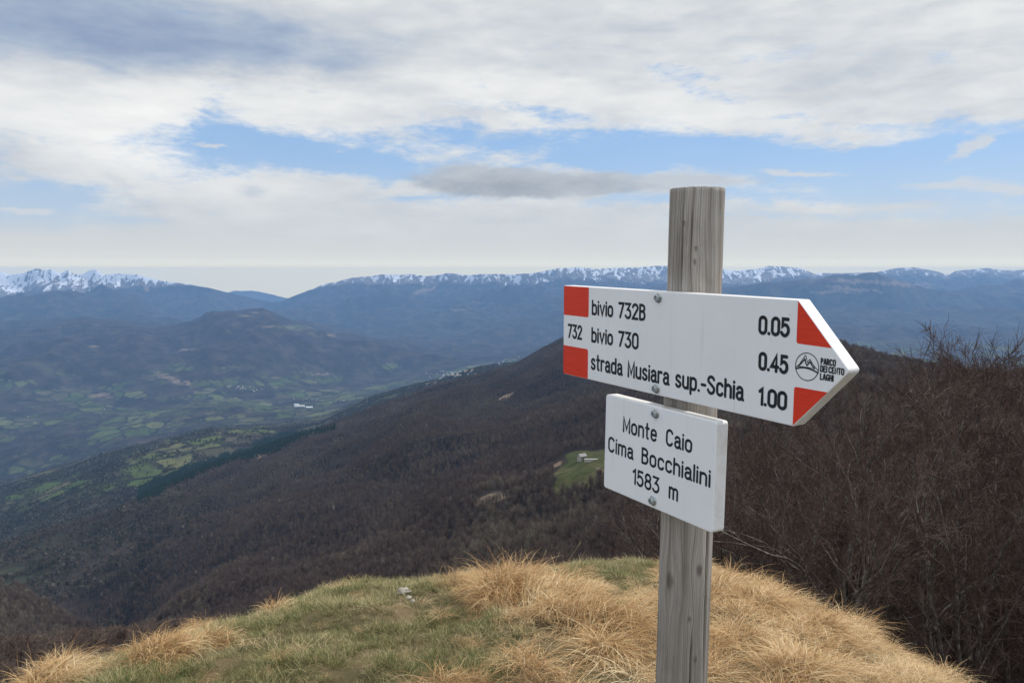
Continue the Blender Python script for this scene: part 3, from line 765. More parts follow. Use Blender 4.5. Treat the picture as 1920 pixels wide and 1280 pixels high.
def place(o, M, root=None):
    o.matrix_basis = (root.matrix_basis.inverted() @ M) if root else M


ax0 = lambda t: cw((.2636 - .0083 * t, .0738 - t, 1.136 + .1056 * t))
base_pt = ax0(1.56)
post_root = empty('trail_signpost', base_pt)
tag(post_root, 'weathered round wooden post carrying a white arrow board and a white name board', 'signpost')

# post --------------------------------------------------------------
wood, n_, b_ = material('weathered_wood', .85, .15)
s_ = n_.attr('gs'); z_ = n_.attr('gz')
cv = n_.new('ShaderNodeCombineXYZ'); n_.l.new(s_, cv.inputs[0]); n_.l.new(z_, cv.inputs[1])
v1 = n_.mapping(cv.outputs[0], sc=(300, 2.2, 1)); v2 = n_.mapping(cv.outputs[0], sc=(90, 1.8, 1)); v3 = n_.mapping(cv.outputs[0], sc=(1000, 26, 1))
g1 = n_.noise(v1, 1, 3, .6); g2 = n_.noise(v2, 1, 3, .5, .2); g3 = n_.noise(v3, 1, 3, .6)
blot = n_.noise(n_.mapping(cv.outputs[0], sc=(16, 7, 1)), 1, 4, .6)
c = n_.ramp(g2, [(.30, (.21, .18, .152)), (.45, (.36, .325, .285)), (.62, (.50, .46, .415)), (.8, (.40, .36, .315))])
c = n_.mix(n_.m('MULTIPLY', n_.step(g1, .50, .68), .6), c, C4(.13, .112, .095))
ringp = n_.m('ADD', n_.m('MULTIPLY', s_, 1750.0), n_.m('MULTIPLY', g2, 9.0))
ring = n_.step(n_.m('SINE', ringp), .35, 1.0)
c = n_.mix(n_.m('MULTIPLY', ring, n_.m('MULTIPLY_ADD', g1, .5, -.08)), c, C4(.115, .092, .074))
c = n_.mix(n_.m('MULTIPLY', n_.step(g3, .45, .75), .40), c, C4(.46, .42, .375))
c = n_.mix(n_.m('MULTIPLY', n_.step(blot, .45, .72), .45), c, C4(.15, .128, .108))
c = n_.mix(n_.m('MULTIPLY', n_.attr('knot'), .75), c, C4(.07, .052, .042))
c = n_.mix(n_.m('MULTIPLY', n_.attr('crack'), .85), c, C4(.065, .038, .022))
c = n_.mix(n_.m('MULTIPLY', n_.attr('low'), .40), c, C4(.15, .125, .10))
n_.l.new(c, b_.inputs['Base Color'])
bp = n_.new('ShaderNodeBump'); bp.inputs['Distance'].default_value = .0016; bp.inputs['Strength'].default_value = .8
n_.l.new(n_.m('ADD', n_.m('ADD', n_.m('SUBTRACT', g1, n_.m('MULTIPLY', ring, .5)), n_.m('MULTIPLY', g2, 1.6)), n_.m('MULTIPLY', g3, .5)), bp.inputs['Height']); n_.l.new(bp.outputs[0], b_.inputs['Normal'])

NT_, NZ_ = 220, 520
TT = np.linspace(-.1420, 1.70, NZ_)
ph = np.linspace(-math.pi, math.pi, NT_, endpoint=False)
Rr, dd = .0383, .0330
PH, TG = np.meshgrid(ph, TT)
rad = np.minimum(Rr, dd / np.maximum(np.cos(PH), .05) * (np.abs(PH) < 1.3) + 9 * (np.abs(PH) >= 1.3))
S = PH * Rr
gs = S.copy(); knot = np.zeros_like(S)
# knots: (perimeter position, height, radius)
for k_s, k_t, kr in [(.052, .402, .0055), (.003, .425, .0085), (.039, .475, .0026), (.050, .537, .0032), (.031, -.060, .0020), (.030, -.041, .0020), (.012, -.095, .0022), (.018, .60, .003), (.07, .9, .007), (-.06, .5, .009)]:
    q = ((S - k_s) / kr) ** 2 + ((TG - k_t) / (kr * 1.7)) ** 2
    q2 = ((S - k_s) / (kr * 2.6)) ** 2 + ((TG - k_t) / (kr * 6)) ** 2
    gs += -(S - k_s) * .9 * np.exp(-q2) * (1 - np.exp(-q))
    knot = np.maximum(knot, np.exp(-q ** 2))
gs += .006 * np.exp(-((S - .012) / .02) ** 2) * np.sin(TG * 7.5 + .8)
gs += .0034 * gnoise(S * 30, TG * 5, 60) + .0012 * gnoise(S * 70, TG * 7, 61) + .004 * gnoise(S * 8, TG * 1.6, 62)
crack = np.zeros_like(S)
for c_s, t0, t1, wd, wob in [(.066, .28, .60, .0011, .0022), (.043, .475, .9, .0010, .0016), (.009, -.142, .06, .0008, .0018), (.039, -.142, -.09, .0007, .001), (.024, -.142, .02, .0005, .0016), (-.004, -.12, .05, .0005, .001), (.030, .20, .35, .0004, .001)]:
    cen = c_s + wob * gnoise(TG * 3.2, TG * 0 + c_s * 100, 63) - .5 * wob * (TG - t0)
    env = sstep(t0, t0 + .05, TG) * sstep(t1, t1 - .1, TG)
    crack = np.maximum(crack, np.exp(-((S - cen) / (wd * (.4 + env))) ** 2) * env)
rad = rad + .0007 * gnoise(gs * 260, TG * 2, 64) + .0004 * gnoise(gs * 620, TG * 4, 65) - .0035 * crack + .0011 * knot - .0006 * np.exp(-((TG + .1476) / .004) ** 2) * gnoise(S * 200, TG * 0, 66)
wdir = Vector(M_A.col[1][:3]); axd = (ax0(1) - ax0(0)).normalized()
f0 = (-wdir - axd * (-wdir).dot(axd)).normalized()        # flat side faces the boards
f1_ = axd.cross(f0).normalized()
f1_ = -f1_ if f1_.dot(Vector((1, 0, 0))) < 0 else f1_
cen = np.array([list(ax0(t)) for t in TT])
topj = np.zeros(NT_)
V = cen[:, None, :] + rad[..., None] * (np.cos(PH)[..., None] * np.array(f0) + np.sin(PH)[..., None] * np.array(f1_))
V[0] += np.array(axd)[None] * (-.0012 * gnoise(ph * 14, ph * 0, 67) - .0006)[:, None]
V = V - np.array(base_pt)
# top cap rings
rings = []
for fr in (.93, .75, .5, .25):
    rings.append(V[0] * fr + (cen[0] - np.array(base_pt)) * (1 - fr) - np.array(axd) * (.0015 + .0004 * gnoise(ph * 5, ph * 0 + fr * 9, 68))[:, None])
Vall = np.concatenate([V.reshape(-1, 3)] + rings + [[cen[0] - np.array(base_pt) - np.array(axd) * .0015]])
i = np.arange(NZ_ - 1)[:, None] * NT_ + np.arange(NT_)[None]; j = np.arange(NZ_ - 1)[:, None] * NT_ + (np.arange(NT_)[None] + 1) % NT_
F4 = np.stack([i, j, j + NT_, i + NT_], -1).reshape(-1, 4)
ro = NZ_ * NT_; a_ = np.arange(NT_); b2 = (a_ + 1) % NT_
ff = [F4]; prev = 0
for k in range(4):
    cur = ro + k * NT_; ff.append(np.stack([prev + a_, cur + a_, cur + b2, prev + b2], -1)); prev = cur
ff = [np.concatenate(ff), np.stack([prev + a_, np.full(NT_, ro + 4 * NT_), prev + b2], -1)]
ex = 4 * NT_ + 1
pad = lambda A, v=0.: np.concatenate([A.ravel(), np.full(ex, v)])
# handedness check: make outward normals
if f0.cross(f1_).dot(axd) > 0: ff = [g[:, ::-1].copy() for g in ff]
po = mesh_np('post', Vall, ff, True, [wood], parent=post_root,
             attrs={'gs': np.concatenate([gs.ravel(), np.repeat([.9, .7, .5, .3], NT_), [0]]), 'gz': np.concatenate([TG.ravel(), np.tile(ph * .05, 4), [0]]),
                    'knot': pad(knot), 'crack': pad(crack), 'low': pad(sstep(.2, .55, TG))})

# boards -------------------------------------------------------------
aU, aL = .4769, .5487
arrow = slab(round_poly([(0, 0), (aU, 0), (aL, .075), (aU, .15), (0, .15)], [.003, .004, .005, .004, .003]), 0, .0204).build('arrow_board', white, post_root, bevel=.0013, seg=3)
place(arrow, M_A, post_root); arrow['label'] = 'white pointed board with red corners, three place names and walking times'
name_b = slab(round_poly([(0, 0), (.2464, 0), (.2464, .15), (0, .15)], .005), 0, .0204).build('name_board', white, post_root, bevel=.0016, seg=3)
place(name_b, M_B, post_root); name_b['label'] = 'plain white rectangular board naming the summit and its height'


def plate(poly, rr_, mat, parent, name, label=None, y=-.00018):
    o = slab(round_poly(poly, rr_), y, .0006).build(name, mat, parent)
    if label: o['label'] = label
    return o


plate([(.0009, .1008), (.0705, .1008), (.0705, .1491), (.0009, .1491)], [0, .004, 0, .002], red, arrow, 'red_marking', 'upper red rectangle at blunt end')
plate([(.0009, .0009), (.0700, .0009), (.0700, .0492), (.0009, .0492)], [.002, 0, .004, 0], red, arrow, 'red_marking', 'lower red rectangle at blunt end')
ko = (aL - aU) / .075
plate([(aU - .0002, .0992), (aU + .0508 * ko - .0006, .0985), (aU - .0002, .1489)], [.003, 0, 0], red, arrow, 'red_marking', 'upper red triangle beside the tip')
plate([(aU - .0008, .0011), (aU + .0470 * ko, .0478), (aU - .0008, .0478)], [0, 0, .003], red, arrow, 'red_marking', 'lower red triangle beside the tip')
WD = .0042
text('732', .0126, .0537, .0622, .0245, None, arrow, WD, label='route number 732', gap_=.22)
text('bivio 732B', .0788, .2093, .1050, .0252, None, arrow, WD, label='place name bivio 732B')
text('bivio 730', .0786, .1949, .0612, .0252, None, arrow, WD, label='place name bivio 730')
text('strada Musiara sup.-Schia', .0780, .3998, .0170, .0263, None, arrow, WD, label='place name strada Musiara sup.-Schia', space=.40)
text('0.05', .4192, .4669, .1045, .0240, None, arrow, WD * 1.05, label='walking time 0.05')
text('0.45', .4212, .4669, .0603, .0236, None, arrow, WD * 1.05, label='walking time 0.45')
text('1.00', .4230, .4670, .0165, .0236, None, arrow, WD * 1.05, label='walking time 1.00')
text('Monte Caio', .0464, .2013, .0980, .0252, None, name_b, WD * .92, label='lettering Monte Caio', space=.62, apart=True)
text('Cima Bocchialini', .0098, .2388, .0598, .0252, None, name_b, WD * .92, label='lettering Cima Bocchialini', space=.55)
text('1583 m', .0735, .1765, .0236, .0250, None, name_b, WD * .92, label='lettering 1583 m', space=.62, apart=True)
LT = 'park name '
text('PARCO', .5110, .5312, .0783, .0079, None, arrow, .00165, label=LT + 'PARCO', gap_=.24)
text('DEI CENTO', .5108, .5424, .0698, .0079, None, arrow, .00165, label=LT + 'DEI CENTO', gap_=.24, space=.20)
text('LAGHI', .5110, .5292, .0608, .0079, None, arrow, .00165, label=LT + 'LAGHI', gap_=.24)
# emblem: two peaks in a ring above an arc
em = MB(); ecx, ecy, er_ = .4929, .0735, .0160
q = lambda pts: [(ecx + (x - 793) / 100 * er_, ecy - (y - 673) / 121 * er_ * 1.01) for x, y in pts]
strokes_mesh(em, [arc(ecx, ecy, er_, er_, 0, 362, 60)], .00105, caps=False)
strokes_mesh(em, [q([(697, 690), (724, 664), (768, 588), (775, 576), (783, 583), (796, 636), (812, 607), (820, 606), (832, 630), (858, 662), (888, 690)])], .0009)
strokes_mesh(em, [q([(716, 678), (742, 650), (774, 606)]), q([(774, 606), (781, 640), (793, 662), (818, 624)]), q([(818, 624), (836, 656), (858, 680)])], .0016)
strokes_mesh(em, [q([(716, 680), (760, 677), (810, 677), (858, 682)])], .0007)
strokes_mesh(em, [q([(697, 703), (730, 690), (770, 684), (810, 686), (850, 696), (889, 712)])], .0019)
eo = em.build('emblem', ink, arrow); eo['label'] = 'round emblem of two mountain peaks'


def bolt(parent, u, v):
    m = MB(); n = 28
    prof = [(0.0, 0.0), (.0074, 0), (.0074, -.0009), (.0069, -.0014), (.0054, -.0017)]
    for (r0, y0), (r1, y1) in zip(prof[1:], prof[2:]):
        for k in range(n):
            a, b = 2 * math.pi * k / n, 2 * math.pi * (k + 1) / n
            m.add([(u + r0 * math.cos(a), y0, v + r0 * math.sin(a)), (u + r0 * math.cos(b), y0, v + r0 * math.sin(b)),
                   (u + r1 * math.cos(b), y1, v + r1 * math.sin(b)), (u + r1 * math.cos(a), y1, v + r1 * math.sin(a))], [(0, 3, 2, 1)])
    H = lambda rr, y, ph_=0, k=24, hexa=1: [(u + rr * (1 / max(math.cos(((2 * math.pi * i / k + ph_) % (math.pi / 3)) - math.pi / 6), .86) if hexa else 1) * math.cos(2 * math.pi * i / k + .3), y,
                                            v + rr * (1 / max(math.cos(((2 * math.pi * i / k + ph_) % (math.pi / 3)) - math.pi / 6), .86) if hexa else 1) * math.sin(2 * math.pi * i / k + .3)) for i in range(k)]
    L = [H(.0054, -.0016, hexa=0), H(.0044, -.0018), H(.0044, -.0056), H(.0039, -.0062), H(.0026, -.0062, hexa=0), H(.0024, -.0036, hexa=0)]
    for a, b in zip(L, L[1:]):
        m.add(a + b, [(i, 24 + i, 24 + (i + 1) % 24, (i + 1) % 24) for i in range(24)])
    m.add(L[-1], [tuple(range(24))])
    o = m.build('bolt', steel, parent)
    return o


for u, v, lb in [(.2364, .1408, 'upper bolt of the arrow board'), (.2360, .0096, 'lower bolt of the arrow board')]: bolt(arrow, u, v)['label'] = lb
for u, v, lb in [(.1230, .1399, 'upper bolt of the name board'), (.1233, .0114, 'lower bolt of the name board')]: bolt(name_b, u, v)['label'] = lb


# ================================================================== GEOMETRY-NODE SCATTER (only for stuff nobody could count)
def hidden_collection(name, objs):
    c = bpy.data.collections.new(name)
    for o in objs: c.objects.link(o)
    return c


def scatter(name, pts, rot, scale, idx, protos):
    me = bpy.data.meshes.new(name); me.vertices.add(len(pts)); me.vertices.foreach_set('co', np.asarray(pts, np.float32).ravel())
    a = me.attributes.new('rot', 'FLOAT_VECTOR', 'POINT'); a.data.foreach_set('vector', np.asarray(rot, np.float32).ravel())
    a = me.attributes.new('scl', 'FLOAT_VECTOR', 'POINT'); a.data.foreach_set('vector', np.asarray(scale, np.float32).ravel())
    a = me.attributes.new('idx', 'INT', 'POINT'); a.data.foreach_set('value', np.asarray(idx, np.int32))
    o = bpy.data.objects.new(name, me); COL.objects.link(o)
    for i, p_ in enumerate(protos): p_.name = '%s_%02d' % (name, i)
    col = hidden_collection(name + '_kinds', protos)
    t = bpy.data.node_groups.new(name + '_scatter', 'GeometryNodeTree')
    t.interface.new_socket('Geometry', in_out='INPUT', socket_type='NodeSocketGeometry')
    t.interface.new_socket('Geometry', in_out='OUTPUT', socket_type='NodeSocketGeometry')
    N = t.nodes; gi = N.new('NodeGroupInput'); go = N.new('NodeGroupOutput')
    iop = N.new('GeometryNodeInstanceOnPoints'); ci = N.new('GeometryNodeCollectionInfo')
    ci.inputs['Collection'].default_value = col; ci.inputs['Separate Children'].default_value = True; ci.inputs['Reset Children'].default_value = True
    iop.inputs['Pick Instance'].default_value = True
    def na(nm, ty):
        q_ = N.new('GeometryNodeInputNamedAttribute'); q_.data_type = ty; q_.inputs[0].default_value = nm; return q_.outputs[0]
    t.links.new(gi.outputs[0], iop.inputs['Points']); t.links.new(ci.outputs[0], iop.inputs['Instance'])
    er2 = N.new('FunctionNodeEulerToRotation'); t.links.new(na('rot', 'FLOAT_VECTOR'), er2.inputs[0])
    t.links.new(er2.outputs[0], iop.inputs['Rotation']); t.links.new(na('scl', 'FLOAT_VECTOR'), iop.inputs['Scale'])
    t.links.new(na('idx', 'INT'), iop.inputs['Instance Index']); t.links.new(iop.outputs[0], go.inputs[0])
    md = o.modifiers.new('scatter', 'NODES'); md.node_group = t
    return o


R_ = np.random.default_rng(5)


def mound_hit(px, py):
    a, s = ray(px, py); d = np.linspace(.8, 30, 4000)
    z = mound(a * d, d); k = np.argmax(z >= EYE + s * d)
    return float(a * d[k]), float(d[k]), float(z[k])


def to_px(x, y, z):
    Z = z - EYE; yr = (Z * CP + y * SP); f_ = y * CP - Z * SP
    return 960 + F * x / f_, 640 - F * yr / f_


# ================================================================== GRASS
def blades(n, spread, lmin, lmax, wmin, wmax, up0, fall, comb=0., seg=6, rng=None, out=.6, wig=.25):
    """curved ribbons; returns V, F, tint(per vert), h(per vert)"""
    rng = rng or R_
    rr_ = spread * np.sqrt(rng.random(n)); ta = rng.random(n) * 2 * np.pi
    bx, by = rr_ * np.cos(ta), rr_ * np.sin(ta)
    L = rng.uniform(lmin, lmax, n) * rng.uniform(.7, 1, n); W_ = rng.uniform(wmin, wmax, n)
    yaw = np.where(rng.random(n) < out, ta + rng.normal(0, .7, n), rng.random(n) * 2 * np.pi)
    cx, cy = np.cos(yaw) + comb, np.sin(yaw); nn = np.hypot(cx, cy) + 1e-6; cx /= nn; cy /= nn
    e0 = up0 + rng.normal(0, .22, n); fl = fall * rng.uniform(.4, 1.35, n)
    sx, sy = -cy, cx
    pts = [np.stack([bx, by, np.zeros(n) - .01], -1)]; cur = pts[0].copy(); wob = rng.normal(0, wig, n)
    for k in range(seg):
        t = (k + .5) / seg; e = e0 - fl * t ** 1.3
        hh = np.cos(e); y2 = wob * t
        dx_ = cx * hh + sx * y2 * hh; dy_ = cy * hh + sy * y2 * hh
        cur = cur + np.stack([dx_, dy_, np.sin(e)], -1) * (L / seg)[:, None]
        cur[:, 2] = np.maximum(cur[:, 2], .004 + .012 * rng.random(n))
        pts.append(cur.copy())
    P = np.array(pts)                                      # seg+1, n, 3
    tw = rng.uniform(-1, 1, n)
    side = np.stack([sx, sy, tw * .6], -1); side /= np.linalg.norm(side, axis=1)[:, None]
    V_, T_, H_ = [], [], []
    tint = rng.random(n)
    for k in range(seg + 1):
        w_ = W_ * (1 - (k / seg) ** 1.6) * .5 + .00008
        V_ += [P[k] - side * w_[:, None], P[k] + side * w_[:, None]]
        T_ += [tint, tint]; H_ += [np.full(n, k / seg)] * 2
    V_ = np.concatenate(V_); T_ = np.concatenate(T_); H_ = np.concatenate(H_)
    ii = np.arange(n)
    F_ = np.concatenate([np.stack([ii + 2 * k * n, ii + (2 * k + 1) * n, ii + (2 * k + 3) * n, ii + (2 * k + 2) * n], -1) for k in range(seg)])
    return V_, F_, T_, H_


def grass_material(name, stops, basec, trans=.3):
    m, n_, b = material(name, .6, .25)
    oi = n_.new('ShaderNodeObjectInfo'); gp = n_.new('ShaderNodeNewGeometry')
    patch = n_.noise(gp.outputs['Position'], 1.7, 3, .6)
    k = n_.m('ADD', n_.m('MULTIPLY', n_.attr('tint'), .72), n_.m('MULTIPLY', oi.outputs['Random'], .24))
    k = n_.m('ADD', k, n_.m('MULTIPLY', n_.m('SUBTRACT', patch, .46), 1.05))
    c = n_.ramp(k, stops)
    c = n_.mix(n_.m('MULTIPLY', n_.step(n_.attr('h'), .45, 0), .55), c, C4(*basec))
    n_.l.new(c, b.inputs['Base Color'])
    tr = n_.new('ShaderNodeBsdfTranslucent'); n_.l.new(c, tr.inputs[0])
    ms = n_.new('ShaderNodeMixShader'); ms.inputs[0].default_value = trans
    o = n_.t.nodes['Material Output']
    n_.l.new(b.outputs[0], ms.inputs[1]); n_.l.new(tr.outputs[0], ms.inputs[2]); n_.l.new(ms.outputs[0], o.inputs[0])
    return m


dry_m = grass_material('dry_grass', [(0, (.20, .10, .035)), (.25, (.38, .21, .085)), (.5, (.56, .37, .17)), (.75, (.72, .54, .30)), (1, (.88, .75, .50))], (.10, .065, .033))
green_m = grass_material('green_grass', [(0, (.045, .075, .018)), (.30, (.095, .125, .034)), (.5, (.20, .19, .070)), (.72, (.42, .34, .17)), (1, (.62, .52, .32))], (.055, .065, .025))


def clump(name, mat, *a, **k):
    V_, F_, T_, H_ = blades(*a, **k)
    return mesh_np(name, V_, F_, True, [mat], link=False, attrs={'tint': T_, 'h': H_})


dryp = [clump('d', dry_m, 95, .09, .16, .42, .0018, .0048, .95, 2.5, .6, wig=.7) for _ in range(5)] + \
       [clump('d', dry_m, 80, .09, .10, .26, .0014, .0030, .75, 1.7, .9, out=.3, wig=.6) for _ in range(4)] + \
       [clump('d', dry_m, 60, .12, .10, .24, .0014, .0032, .35, .8, .7, out=.3, wig=.8) for _ in range(4)]
grnp = [clump('g', green_m, 75, .06, .035, .10, .0012, .0026, 1.15, .9, seg=4) for _ in range(5)] + \
       [clump('g', green_m, 60, .07, .05, .14, .0014, .0028, .9, 1.4, seg=5) for _ in range(3)]


def patches(lst, PX, PY):
    f = np.zeros_like(PX)
    for x, y, rx, ry, amp in lst: f = f + amp * np.exp(-((PX - x) / rx) ** 2 - ((PY - y) / ry) ** 2)
    return f


def dry_field(x, y):
    z = mound(x, y); PX, PY = to_px(x, np.maximum(y, .5), z)
    f = patches([(1650, 1150, 330, 200, 1.6), (1380, 1230, 160, 120, 1.0), (960, 1110, 110, 55, 1.1), (1120, 1160, 120, 60, .9), (1000, 1270, 190, 90, .85), (1200, 1250, 120, 110, .9),
                 (40, 1265, 150, 40, 1.0), (290, 1205, 80, 24, .9), (420, 1200, 80, 18, .6), (540, 1130, 60, 16, .6), (640, 1100, 60, 12, .4), (1440, 1100, 110, 40, .8), (760, 1150, 60, 20, .3), (640, 1290, 60, 26, .35), (330, 1270, 90, 30, .3)], PX, PY)
    f = f - .6 * np.exp(-((PX - 640) / 260) ** 2 - ((PY - 1180) / 60) ** 2)
    f = f - .6 * np.exp(-((PX - 1140) / 110) ** 2 - ((PY - 1062) / 24) ** 2)
    f = f + .35 * gnoise(x * 1.5, y * 1.5, 70) + .3 * gnoise(x * 4, y * 4, 71)
    f = np.where(y < .8, .5 + .6 * gnoise(x * .7, y * .7, 72) + .3 * gnoise(x * 3, y * 3, 71), f)
    return f


def sample_disc(n, rmax, front=True):
    x = R_.uniform(-rmax, rmax, n * 2); y = R_.uniform(-4, rmax, n * 2)
    th = np.arctan2(x, y); r = np.hypot(x, y)
    re = np.interp(th, ea, er)
    dens = np.where(np.abs(th) < .85, 1, .35)
    ok = (r < re + 2.6) & (R_.random(n * 2) < dens) & ~((r > re + .9) & (R_.random(n * 2) < .5)) & (r > .35)
    return x[ok], y[ok]


x, y = sample_disc(21000, 10.5)
df = dry_field(x, y); ok = (df > .33) | (R_.random(len(x)) < .05)
x, y, df = x[ok], y[ok], df[ok]
td = np.full(len(x), 9.); ti = np.zeros(len(x), int)
for k, (tx, ty, ts_, ta_) in enumerate(TUFT):
    d_ = np.hypot(x - tx, y - ty) / ts_; m_ = d_ < td; td[m_] = d_[m_]; ti[m_] = k
pull = np.where(R_.random(len(x)) < .55, R_.uniform(.2, .5, len(x)), 0)
x = x + (TUFT[ti, 0] - x) * pull; y = y + (TUFT[ti, 1] - y) * pull
offx, offy = x - TUFT[ti, 0], y - TUFT[ti, 1]; dd2 = np.hypot(offx, offy)
z = mound(x, y) + .07 * np.exp(-(dd2 / .11) ** 2) * TUFT[ti, 2]; n = len(x)
sc_ = np.clip(.42 + .36 * df + .25 * gnoise(x * 2, y * 2, 73), .32, 1.0) * R_.uniform(.7, 1.2, n)
flow = np.where(R_.random(n) < .42, np.arctan2(offy + .06 * np.sin(TUFT[ti, 3]), offx + .06 * np.cos(TUFT[ti, 3])), TUFT[ti, 3]) + R_.normal(0, .5, n)
sc_ = sc_ * (1.15 - .9 * np.clip(dd2 / .3, 0, .6))
tag(scatter('dry_grass', np.stack([x, y, z], -1), np.stack([R_.normal(0, .08, n), R_.normal(0, .08, n), flow], -1), np.stack([sc_, sc_, sc_ * R_.uniform(.45, .9, n)], -1), R_.choice(len(dryp), n, p=np.array([1.] * 5 + [2.1] * 4 + [2.1] * 4) / 21.8), dryp),
    kind='stuff', label='long tawny dry grass lying in tangled tufts over the summit')
x, y = sample_disc(34000, 10.5)
df = dry_field(x, y); ok = (df < .75) & (gnoise(x * 1.9, y * 1.9, 77) + .5 * gnoise(x * 6, y * 6, 78) > -.95)
zt = mound(x, y); PXt, PYt = to_px(x, np.maximum(y, .5), zt)
worn = patches([(800, 1128, 75, 14, 1.2), (745, 1160, 35, 16, .9), (770, 1190, 45, 16, .8), (690, 1190, 40, 10, .6), (660, 1275, 60, 8, .6), (600, 1215, 50, 8, .4)], PXt, PYt) * (y > .8)
ok &= R_.random(len(x)) > worn * 1.1
x, y, df = x[ok], y[ok], df[ok]
z = mound(x, y); n = len(x)
sc_ = np.clip(.8 + .5 * gnoise(x * 2.4, y * 2.4, 75) + .3 * gnoise(x * 6, y * 6, 76), .35, 1.5) * R_.uniform(.6, 1.2, n)
tag(scatter('green_grass', np.stack([x, y, z], -1), np.stack([R_.normal(0, .1, n), R_.normal(0, .1, n), R_.uniform(0, 6.3, n)], -1), np.stack([sc_] * 3, -1), R_.integers(0, len(grnp), n), grnp),
    kind='stuff', label='short green turf with faded blades covering the hilltop')

# big tussocks that stand out
def tussock(px, py, h_, n, spread, label, comb=.5, group=None):
    x, y, z = mound_hit(px, py)
    V_, F_, T_, H_ = blades(n, spread, h_ * .6, h_ * 1.3, .0018, .0042, 1.15, 2.7, comb, seg=8, wig=.6)
    V_[:, 2] += .10 * h_ * np.exp(-(V_[:, 0] ** 2 + V_[:, 1] ** 2) / spread ** 2)
    o = mesh_np('grass_tussock', V_, F_, True, [dry_m], attrs={'tint': T_, 'h': H_})
    o.location = (x, y, z); tag(o, label, 'grass tussock', group)
    return o


tussock(955, 1126, .38, 2000, .19, 'large shaggy orange tan grass tussock, tallest on the hilltop edge left of the post')
tussock(1040, 1138, .28, 1000, .2, 'pale tan tussock bent over beside the tallest tussock', 1.0)
tussock(1130, 1185, .30, 800, .2, 'orange tan tussock on the slope between the tallest tussock and the post', 1.0)
tussock(300, 1234, .20, 600, .15, 'rounded straw tussock on the hilltop edge at lower left', .8)
tussock(395, 1216, .17, 420, .13, 'straw tussock right beside the rounded one at lower left', .9)
tussock(95, 1290, .24, 500, .14, 'upright orange grass tussock in the lower left corner', .3)
tussock(515, 1150, .20, 260, .08, 'small upright straw tuft on the left hilltop edge above the slope', .2)

# thin dry stalks behind the largest tussock
straw, n_, b_ = material('straw_stalk', .7, .2)
tc_ = n_.new('ShaderNodeTexCoord')
n_.l.new(n_.mix(n_.noise(tc_.outputs['Object'], 40), C4(.34, .25, .14), C4(.48, .38, .24)), b_.inputs['Base Color'])


def tube(mb, pts, rads, k=5):
    P = [Vector(p) for p in pts]; rings = []
    for i, p_ in enumerate(P):
        d = (P[min(i + 1, len(P) - 1)] - P[max(i - 1, 0)]).normalized()
        a = d.orthogonal().normalized(); b = d.cross(a)
        rings.append([p_ + (a * math.cos(2 * math.pi * j / k) + b * math.sin(2 * math.pi * j / k)) * rads[i] for j in range(k)])
    mb.add([v for r_ in rings for v in r_], [(i * k + j, i * k + (j + 1) % k, (i + 1) * k + (j + 1) % k, (i + 1) * k + j) for i in range(len(P) - 1) for j in range(k)])


for px, py, h_, ln, lb in [(1000, 1068, .22, .09, 'left thin dry stalk behind the large tussock'), (1028, 1068, .20, .075, 'middle thin dry stalk behind the large tussock'), (1044, 1068, .27, .16, 'right and longest thin dry stalk behind the large tussock'), (1322 + 70, 1092, .14, .02, 'short dry stalk with seed head on the tan slope right of the post')]:
    x, y, z = mound_hit(px, py + 22)
    m = MB(); tube(m, [(0, 0, -.02), (ln * .35, 0, h_ * .45), (ln * .75, 0, h_ * .8), (ln * 1.05, 0, h_ * 1.08)], [.0022, .0018, .0014, .0008])
    tube(m, [(ln * .98, 0, h_ * 1.0), (ln * 1.06, 0, h_ * 1.09), (ln * 1.12, 0, h_ * 1.18)], [.001, .0035, .0006])
    o = m.build('dry_stalk', straw); o.location = (x, y, z); tag(o, lb, 'stalk', 'dry stalks on the hilltop')

stone_m, n_, b_ = material('pale_stone', .9, .1)
tc_ = n_.new('ShaderNodeTexCoord')
n_.l.new(n_.mix(n_.noise(tc_.outputs['Object'], 18, 5, .6), C4(.20, .18, .155), C4(.42, .385, .34)), b_.inputs['Base Color'])
for k, (px, py, sz, lb) in enumerate([(757, 1113, .052, 'largest pale stone in the worn patch of turf'), (766, 1122, .024, 'small pale stone just right of the largest stone'), (774, 1128, .02, 'small pale stone farthest right in the worn patch'),
                                      (645, 1101, .03, 'pale stone half hidden in grass on the left hilltop edge'), (856, 1104, .026, 'little pale stone left of the large tussock'), (652, 1108, .02, 'small pale stone below the half hidden one')]):
    x, y, z = mound_hit(px, py)
    bm_v = []; nth, nph = 10, 16
    m = MB()
    for a in range(nth + 1):
        for b in range(nph):
            th = math.pi * a / nth; ph_ = 2 * math.pi * b / nph
            d = Vector((math.sin(th) * math.cos(ph_), math.sin(th) * math.sin(ph_), math.cos(th)))
            rr_ = 1 + .35 * float(gnoise(np.array([d.x * 1.6 + k * 3.1]), np.array([d.y * 1.6 + d.z * 1.3]), 80)[0])
            bm_v.append((d.x * rr_ * sz, d.y * rr_ * sz * .8, d.z * rr_ * sz * .5))
    m.add(bm_v, [(a * nph + b, (a + 1) * nph + b, (a + 1) * nph + (b + 1) % nph, a * nph + (b + 1) % nph) for a in range(nth) for b in range(nph)])
    o = m.build('stone', stone_m); o.location = (x, y, z + sz * .35); o.rotation_euler.z = k; tag(o, lb, 'stone', 'pale stones in the turf')

